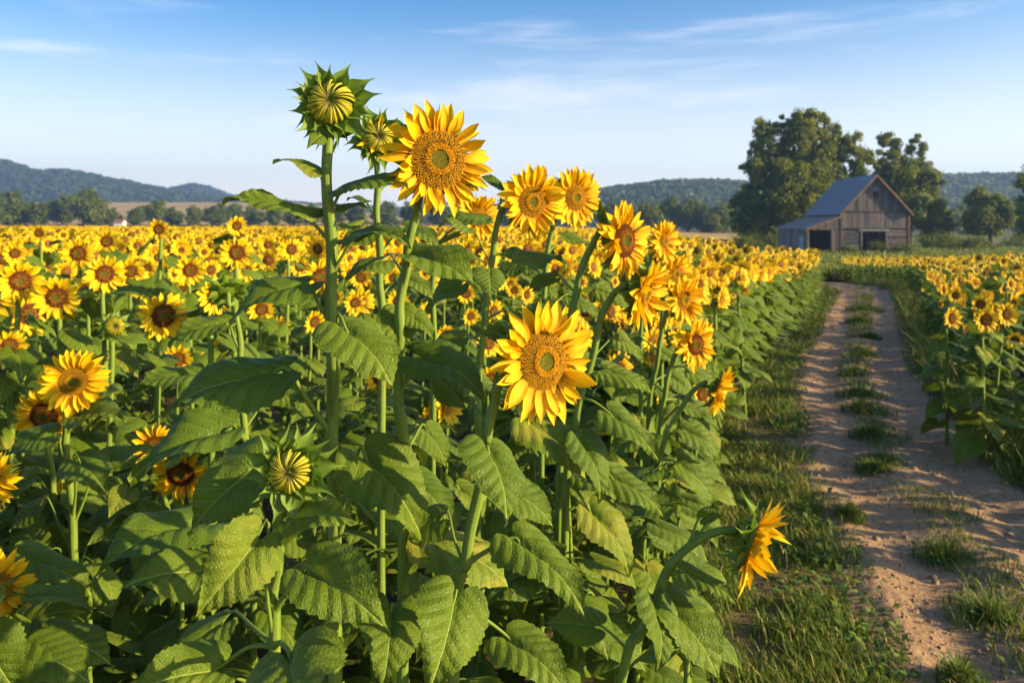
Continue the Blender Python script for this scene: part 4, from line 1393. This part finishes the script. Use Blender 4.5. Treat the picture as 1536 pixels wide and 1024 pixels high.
LL = ['tall tree at the left frame edge behind the field', 'lower tree second from the left frame edge', 'low round tree third from the left frame edge', 'dark tree left of the tallest round tree on the left horizon', 'tallest round tree on the left horizon',
      'low bushy tree at the right foot of the tallest round tree', 'low bushy tree right of the small white house', 'rounded tree behind the tall lone sunflower', 'low tree right of the one behind the lone sunflower', 'low tree before the small cone hill, left', 'tree before the small cone hill, middle',
      'tree before the small cone hill, right', 'low tree just left of the long edge on leaf', 'tree behind the petals left of the tall bud stem', 'low tree just left of the tall bud stem', 'low tree just right of the tall bud stem', 'tree seen between the tall bud and the half open bud',
      'tree glimpsed left of the largest bloom', 'tree glimpsed under the left of the largest bloom', 'tree glimpsed under the largest bloom', 'tree glimpsed right of the largest bloom', 'tree glimpsed left of the pair beside the sky', 'tree glimpsed behind the pair beside the sky',
      'tree glimpsed between the pair beside the sky', 'tree glimpsed right of the pair beside the sky']
for k, (px, h, w) in enumerate(LT):
    far_tree(k+1, px, 236+(k*37 % 24), h, w, LL[k], 'trees along the left horizon')

# small white house
x, y, z = foot(180, 228)
g = empty('house', (x, y, z), 'tiny white house among the trees on the left horizon', 'house')
M_WHITE = m_plain('white_wall', (.70, .68, .62), (.78, .76, .70), 2)
M_TILE = m_plain('old_tiles', (.22, .10, .07), (.28, .14, .09), 2)
b = G(); b.box((-1.3, -1, 0), (1.3, 1, 1.3)); b.hexa([(-1.3, -1, 1.3), (1.3, -1, 1.3), (1.3, 1, 1.3), (-1.3, 1, 1.3), (-1.3, -.02, 2.0), (1.3, -.02, 2.0), (1.3, .02, 2.0), (-1.3, .02, 2.0)])
obj('wall', b.me('wall', [M_WHITE], False), g)
b = G()
for s_ in (-1, 1):
    b.hexa([(-1.45, s_*1.2, 1.18), (1.45, s_*1.2, 1.18), (1.45, 0, 2.06), (-1.45, 0, 2.06), (-1.45, s_*1.2, 1.28), (1.45, s_*1.2, 1.28), (1.45, 0, 2.16), (-1.45, 0, 2.16)])
obj('roof', b.me('roof', [M_TILE], False), g)

# ---------------------------------------------------------------- hills with forest
M_FOREST = m_treeleaf('forest_leaves', (.038, .062, .020), (.055, .078, .022))
M_HILL = m_plain('hill_ground', (.030, .050, .016), (.05, .07, .02), .02, .95, .1)


def ridge(name, prof, D, depth, label, seed, ncrown, cs, front=None):
    """a hill whose skyline follows photo points (column,row) at distance D, with crowns of forest on its near slope"""
    px = np.array([p[0] for p in prof], float); rw = np.array([p[1] for p in prof], float)
    xs = np.linspace((px[0]-768)/F*D, (px[-1]-768)/F*D, 120)
    top = CH+(HZ-np.interp(768+xs/D*F, px, rw))/F*D
    front = front or depth
    ys = np.linspace(-front, depth, 40)
    X, Y = np.meshgrid(xs, ys)
    sh = np.where(Y < 0, np.cos(np.clip(Y/front, -1, 0)*PI/2)**1.1, np.cos(np.clip(Y/depth, 0, 1)*PI/2))
    g0 = -3.0
    Z = g0+(top[None, :]-g0)*sh*(1+.10*fbm(X/60, Y/60, seed)*(Y < -10))
    Xw = X*(1+Y/D)
    V = np.stack([Xw, Y+D, Z], 2).reshape(-1, 3)
    tag(obj('hill', mesh('hill', V, gq(119, 39), [M_HILL])), label, 'hill', None, 'structure')
    r = np.random.default_rng(seed)
    fx = r.uniform(0, 118.99, ncrown); fy = r.uniform(0, 1, ncrown)**.75*(40*front/(front+depth)+2)
    fy = np.clip(fy, 0, 38.9)
    i, j = fx.astype(int), fy.astype(int); u, v = fx-i, fy-j
    VV = V.reshape(40, 120, 3)
    c = VV[j, i]*((1-u)*(1-v))[:, None]+VV[j, i+1]*(u*(1-v))[:, None]+VV[j+1, i]*((1-u)*v)[:, None]+VV[j+1, i+1]*(u*v)[:, None]
    nl = 34
    s = cs*r.uniform(.55, 1.35, ncrown)
    d = r.normal(size=(ncrown, nl, 3)); d /= np.linalg.norm(d, axis=2)[:, :, None]; d[:, :, 2] = np.abs(d[:, :, 2])*1.0-.15
    p = c[:, None, :]+d*s[:, None, None]*np.array([1, 1, .85])*r.uniform(.75, 1.05, (ncrown, nl, 1))
    n = d+r.normal(size=d.shape)*.35; n /= np.linalg.norm(n, axis=2)[:, :, None]
    t = np.cross(n, r.normal(size=d.shape)); t /= np.linalg.norm(t, axis=2)[:, :, None]
    b = np.cross(n, t); q = (s*.42)[:, None, None]
    W = np.stack([p-t*q, p-b*q*.8, p+t*q, p+b*q*.8], 2).reshape(-1, 3)
    tag(obj('forest', mesh('forest', W, np.arange(len(W)).reshape(-1, 4), [M_FOREST], smooth=False)), label.replace('hill', 'hill forest').replace('ridge', 'ridge forest'), 'forest', None, 'stuff')


ridge('hill', [(-320, 262), (-150, 246), (-40, 240), (20, 252), (55, 264), (95, 262), (150, 271), (205, 283), (245, 291), (300, 300), (360, 306), (450, 312), (560, 318), (700, 325)], 1050, 260, 'long wooded hill along the left horizon', 3, 7000, 7.0, 330)
ridge('hill', [(215, 312), (240, 296), (262, 286), (288, 281), (312, 285), (340, 296), (365, 303), (420, 309), (520, 316), (640, 322)], 1330, 200, 'small wooded cone hill at the end of the left ridge', 4, 2600, 7.5, 200)
ridge('hill', [(640, 326), (700, 322), (770, 314), (840, 303), (880, 295), (930, 289), (980, 283), (1030, 280), (1090, 281), (1160, 284), (1240, 280), (1330, 274), (1420, 272), (1500, 270), (1580, 272), (1700, 268), (1800, 280)], 620, 160, 'low wooded ridge behind the barn trees', 5, 6500, 5.2, 190)
# ---------------------------------------------------------------- barn (axis along the view, gable towards the track)
BD = 75.0
K = BD/F
bz = gz1(33, BD)
bX = lambda px: (px-768)*K
M_WOOD = None


def m_wood():
    s = NT('weathered_boards')
    c = s.n('ShaderNodeAttribute', _attribute_name='Col').outputs[0]
    po = s.ocoord()
    mp = s.n('ShaderNodeMapping', Vector=po, Scale=(9, 9, .8)).outputs[0]
    g = s.noise(mp, 1.6, 5, .65)
    st = s.noise(po, .9, 4)
    col = s.mix(s.ss(g, .3, .75), s.mix(1.0, c, (.55, .52, .50), 'MULTIPLY'), c)
    col = s.mix(s.math('MULTIPLY', s.ss(st, .5, .75), .45), col, (.16, .10, .065))
    return s.pbsdf(col, .9, .15, s.bump(g, .5, .02))


def m_roof(name, a, b, rust, amt):
    s = NT(name)
    po = s.ocoord()
    w = s.n('ShaderNodeTexWave', Vector=po, Scale=1.6, _bands_direction='Y').outputs[1]
    nz = s.noise(po, .8, 4)
    col = s.mix(nz, a, b)
    col = s.mix(s.math('MULTIPLY', s.ss(s.noise(po, 1.1, 5), .45, .7), amt), col, rust)
    m = s.pbsdf(col, .5, .4, s.bump(w, .6, .05))
    return m


M_WOOD = m_wood()
M_ROOF = m_roof('blue_tin_roof', (.19, .20, .225), (.24, .25, .275), (.20, .14, .11), .55)
M_RUST = m_roof('rusty_tin_roof', (.30, .21, .18), (.37, .27, .23), (.21, .10, .06), .8)
M_TRIM = m_plain('brown_trim', (.17, .095, .055), (.26, .16, .10), 3, .9, .1)
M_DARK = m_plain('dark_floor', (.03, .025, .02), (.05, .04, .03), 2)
barn = empty('barn', (0, 0, bz), 'weathered grey board barn with blue tin roof and open lean-to shed', 'barn')
rb = random.Random(4)


def boardcol():
    v = rb.choice([.75, .9, 1, 1.05, 1.2, 1.35]); t = rb.uniform(0, 1)
    return tuple(v*q for q in ((.150*(1-t)+.150*t), (.150*(1-t)+.132*t), (.165*(1-t)+.128*t)))


x0, x1 = bX(1262), bX(1363)
xc = (x0+x1)/2
EH, AH = 4.05, 7.45
LX = bX(1212)
y0, y1 = BD, BD+8.4


def roofh(x):
    return EH+(AH-EH)*(1-abs(x-xc)/((x1-x0)/2))


def vboards(g, xa, xb, za, zb, y, th=.04, w=.21, along='x', top=None):
    """vertical boards from xa to xb; top(x) may cap the height"""
    p = xa
    while p < xb-.01:
        q = min(p+w*rb.uniform(.75, 1.25), xb)
        o = rb.uniform(0, .025); zt0 = zb if top is None else top(p); zt1 = zb if top is None else top(q)
        zl = za+rb.uniform(0, .06)
        c = boardcol(); a, b = p+.006, q-.006
        if along == 'x':
            V = [(a, y-th-o, zl), (b, y-th-o, zl), (b, y-o, zl), (a, y-o, zl), (a, y-th-o, zt0), (b, y-th-o, zt1), (b, y-o, zt1), (a, y-o, zt0)]
        else:
            V = [(y-th-o, b, zl), (y-th-o, a, zl), (y-o, a, zl), (y-o, b, zl), (y-th-o, b, zt1), (y-th-o, a, zt0), (y-o, a, zt0), (y-o, b, zt1)]
        g.hexa(V, col=c)
        p = q


def hboards(g, xa, xb, za, zb, y, th=.04, w=.24, gap=.05):
    z = za
    while z < zb-.05:
        q = min(z+w*rb.uniform(.8, 1.2), zb); o = rb.uniform(0, .03)
        g.box((xa, y-th-o, z), (xb, y-o, q-gap*rb.choice([.2, .3, 1, 2.2])), col=boardcol())
        z = q


dx0, dx1, dh = bX(1293), bX(1328), 2.15
g = G()
vboards(g, x0, x1, EH+.02, 0, y0, top=lambda x: max(EH+.03, roofh(x)-.10))
vboards(g, x0, x1, 2.5, EH-.02, y0)
hboards(g, x0, dx0-.12, .1, 2.47, y0)
hboards(g, dx1+.12, x1, .1, 2.47, y0)
obj('front_wall', g.me('front_wall', [M_WOOD], False), barn)
g = G()
vboards(g, y0, y1, .05, EH-.05, x1+.04, along='y')
vboards(g, x0, x1, .05, 0, y1+.04, top=lambda x: max(EH, roofh(x)-.10))
vboards(g, y0+.05, y1, .05, EH-.05, x0+.06, along='y')
obj('side_wall', g.me('side_wall', [M_WOOD], False), barn)
g = G()
tube([(x0, y0-.10, 2.49), (x1, y0-.10, 2.49)], .05, 4, g=g, col=(.12, .10, .085)); tube([(x0, y0-.10, EH), (x1, y0-.10, EH)], .05, 4, g=g, col=(.10, .08, .065))
for x in (dx0-.06, dx1+.06):
    g.box((x-.06, y0-.12, 0), (x+.06, y0+.08, dh+.05), col=(.22, .20, .17))
g.box((dx0-.3, y0-.13, dh+.06), (dx1+.3, y0-.07, dh+.26), col=(.28, .26, .24))
obj('door_frame', g.me('door_frame', [M_WOOD], False), barn)
g = G()
for x in (x0, x1):
    g.box((x-.09, y0-.11, 0), (x+.09, y0+.07, EH-.1), col=(.19, .125, .085))
obj('corner_post', g.me('corner_post', [M_WOOD], False), barn)
# roof of the main barn: two slopes with thickness and eave overhang
ov = .45
for s_, nm in ((-1, 'roof_slope'), (1, 'roof_slope')):
    xe = xc+s_*((x1-x0)/2+.30); ze = roofh(xc+s_*((x1-x0)/2+.30))
    V = [(xe, y0-ov, ze+.02), (xe, y1+ov, ze+.02), (xc, y1+ov, AH+.02), (xc, y0-ov, AH+.02), (xe, y0-ov, ze+.10), (xe, y1+ov, ze+.10), (xc, y1+ov, AH+.11), (xc, y0-ov, AH+.11)]
    obj(nm, G().hexa(V).me(nm, [M_ROOF], False), barn)
    V = [(xe-.02*s_, y0-ov-.05, ze-.16), (xe-.02*s_, y0-ov+.0-.005, ze-.16), (xc, y0-ov-.005, AH-.14), (xc, y0-ov-.05, AH-.14),
         (xe-.02*s_, y0-ov-.05, ze+.09), (xe-.02*s_, y0-ov-.005, ze+.09), (xc, y0-ov-.005, AH+.10), (xc, y0-ov-.05, AH+.10)]
    obj('bargeboard', G().hexa(V).me('bargeboard', [M_TRIM], False), barn)
# arched loft vent
vx, vz = bX(1313), (382-287)*K+bz*0+.35
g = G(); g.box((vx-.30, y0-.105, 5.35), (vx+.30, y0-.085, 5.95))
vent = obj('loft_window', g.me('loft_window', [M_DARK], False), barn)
g = G()
th = np.linspace(0, PI, 13)
ring = []
for rr, yy in ((.36, y0-.10), (.36, y0-.125), (0.02, y0-.125), (.02, y0-.10)):
    ring.append(np.stack([vx+rr*np.cos(th), np.full(13, yy), 5.97+rr*1.2*np.sin(th)], 1))
V = np.concatenate(ring); i = np.arange(12)
Q = np.concatenate([np.stack([a*13+i, a*13+i+1, b*13+i+1, b*13+i], 1) for a, b in ((0, 1), (1, 2), (2, 3))])
g.add(V, Q, col=(.16, .19, .22))
for x in (vx-.34, vx+.34):
    g.box((x-.04, y0-.12, 5.3), (x+.04, y0-.08, 5.97), col=(.22, .22, .22))
obj('frame', g.me('window_frame', [M_WOOD], False), vent)
# lean-to
le, lt = 2.50, 3.62
lh = lambda x: le+(lt-le)*(x-LX)/(x0-LX)
ax0, ax1 = bX(1214), bX(1247)
g = G()
vboards(g, LX, x0-.1, 2.30, 0, y0, top=lambda x: max(2.32, lh(x)-.12))
vboards(g, ax1+.02, x0-.1, .05, 2.28, y0)
obj('shed_front', g.me('shed_front', [M_WOOD], False), barn)
g = G()
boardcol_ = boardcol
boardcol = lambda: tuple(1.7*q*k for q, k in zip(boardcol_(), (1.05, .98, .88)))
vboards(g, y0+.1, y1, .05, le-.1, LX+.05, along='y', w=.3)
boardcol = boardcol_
vboards(g, LX, x0, .05, 0, y1+.02, top=lambda x: lh(x)-.12)
obj('shed_side', g.me('shed_side', [M_WOOD], False), barn)
M_BLUE = m_plain('faded_blue_paint', (.22, .27, .30), (.38, .42, .44), 2.5)
g = G(); g.box((LX-.085, y0+.9, .35), (LX-.06, y0+2.1, 1.75))
obj('faded_panel', g.me('faded_panel', [M_BLUE], False), barn)
g = G()
for x in (LX, ax1+.06):
    g.box((x-.08, y0-.09, 0), (x+.08, y0+.07, 2.32), col=(.24, .16, .11))
obj('shed_post', g.me('shed_post', [M_WOOD], False), barn)
xa = LX-.35
V = [(xa, y0-.35, lh(xa)), (xa, y1+.3, lh(xa)), (x0-.06, y1+.3, lt-.02), (x0-.06, y0-.35, lt-.02), (xa, y0-.35, lh(xa)+.08), (xa, y1+.3, lh(xa)+.08), (x0-.06, y1+.3, lt+.06), (x0-.06, y0-.35, lt+.06)]
obj('shed_roof', G().hexa(V).me('shed_roof', [M_RUST], False), barn)
V = [(xa, y0-.40, lh(xa)-.10), (xa, y0-.355, lh(xa)-.10), (x0-.1, y0-.355, lt-.12), (x0-.1, y0-.40, lt-.12), (xa, y0-.40, lh(xa)+.07), (xa, y0-.355, lh(xa)+.07), (x0-.1, y0-.355, lt+.04), (x0-.1, y0-.40, lt+.04)]
obj('bargeboard', G().hexa(V).me('bargeboard', [M_TRIM], False), barn)
obj('floor', G().box((LX+.1, y0+.1, -.3), (x1-.1, y1-.05, .08)).me('floor', [M_DARK], False), barn)

# ---------------------------------------------------------------- air, sun, sky, camera
hz = NT('haze')
pv = hz.n('ShaderNodeVolumePrincipled', Color=(.31, .53, 1.0), Density=.00048, Anisotropy=.25)
hz.t.links.new(pv.outputs[0], hz.out.inputs['Volume'])
tag(obj('haze', G().box((-1500, -70, -12), (1500, 1700, 115)).me('haze', [hz.m], False)), 'thin summer haze over the valley', 'haze', None, 'stuff')

sun = bpy.data.lights.new('sun', 'SUN'); sun.energy = 5.0; sun.angle = math.radians(.6); sun.color = (1.0, .79, .44)
so = bpy.data.objects.new('sun', sun); COL.objects.link(so)
so.rotation_euler = SUN.to_track_quat('Z', 'Y').to_euler()

w = bpy.data.worlds.new('World'); sc.world = w; w.use_nodes = True
nt = w.node_tree; nt.nodes.clear()
out = nt.nodes.new('ShaderNodeOutputWorld'); bg = nt.nodes.new('ShaderNodeBackground'); bg.inputs[1].default_value = .10
sky = nt.nodes.new('ShaderNodeTexSky'); sky.sky_type = 'NISHITA'; sky.sun_disc = False
sky.sun_elevation = SUN_EL; sky.sun_rotation = math.atan2(SUN.x, SUN.y)
sky.air_density = 1.0; sky.dust_density = 1.6; sky.ozone_density = 2.6; sky.altitude = 100
tc = nt.nodes.new('ShaderNodeTexCoord')
mp = nt.nodes.new('ShaderNodeMapping'); mp.inputs['Rotation'].default_value = (0, math.radians(-9), math.radians(40)); mp.inputs['Scale'].default_value = (1.5, 1.5, 12); mp.inputs['Location'].default_value = (2.3, .7, .4)
no = nt.nodes.new('ShaderNodeTexNoise'); no.inputs['Scale'].default_value = 1.5; no.inputs['Detail'].default_value = 7; no.inputs['Roughness'].default_value = .6; no.inputs['Distortion'].default_value = .3
mr = nt.nodes.new('ShaderNodeMapRange'); mr.interpolation_type = 'SMOOTHSTEP'
mr.inputs['From Min'].default_value = .54; mr.inputs['From Max'].default_value = .80; mr.inputs['To Max'].default_value = .40
mx = nt.nodes.new('ShaderNodeMix'); mx.data_type = 'RGBA'; mx.inputs[7].default_value = (7.2, 6.6, 6.3, 1)
L = nt.links.new
hs = nt.nodes.new('ShaderNodeHueSaturation'); hs.inputs['Hue'].default_value = .505; hs.inputs['Saturation'].default_value = 1.34
L(tc.outputs['Generated'], mp.inputs[0]); L(mp.outputs[0], no.inputs[0]); L(no.outputs[0], mr.inputs[0]); L(mr.outputs[0], mx.inputs[0])
L(sky.outputs[0], hs.inputs['Color'])
# thin high veil that thickens towards the horizon, as on a humid summer evening
sx = nt.nodes.new('ShaderNodeSeparateXYZ'); L(tc.outputs['Generated'], sx.inputs[0])
vl = nt.nodes.new('ShaderNodeMapRange'); vl.interpolation_type = 'SMOOTHSTEP'
vl.inputs['From Min'].default_value = .27; vl.inputs['From Max'].default_value = -.02; vl.inputs['To Min'].default_value = 0; vl.inputs['To Max'].default_value = .70
L(sx.outputs[2], vl.inputs[0])
vm = nt.nodes.new('ShaderNodeMix'); vm.data_type = 'RGBA'; vm.inputs[7].default_value = (8.2, 7.6, 7.2, 1)
L(vl.outputs[0], vm.inputs[0]); L(hs.outputs[0], vm.inputs[6]); L(vm.outputs[2], mx.inputs[6]); L(mx.outputs[2], bg.inputs[0]); L(bg.outputs[0], out.inputs[0])

cam = bpy.data.cameras.new('camera'); co = bpy.data.objects.new('camera', cam); COL.objects.link(co)
co.location = (0, 0, CH); co.rotation_euler = (PI/2, 0, 0)
cam.sensor_width = 36; cam.lens = 36*F/1536; cam.shift_y = -(512-HZ)/1536
cam.clip_start = .05; cam.clip_end = 6000
cam.dof.use_dof = True; cam.dof.focus_distance = 1.55; cam.dof.aperture_fstop = 6.5
sc.camera = co

sc.view_settings.view_transform = 'Standard'; sc.view_settings.look = 'None'; sc.view_settings.gamma = 1
sc.view_settings.exposure = 1.25
sc.cycles.use_denoising = True
sc.cycles.max_bounces = 6; sc.cycles.diffuse_bounces = 2; sc.cycles.glossy_bounces = 2; sc.cycles.transmission_bounces = 3; sc.cycles.volume_bounces = 0
sc.cycles.use_adaptive_sampling = True; sc.cycles.adaptive_threshold = .012
sc.cycles.caustics_reflective = False; sc.cycles.caustics_refractive = False
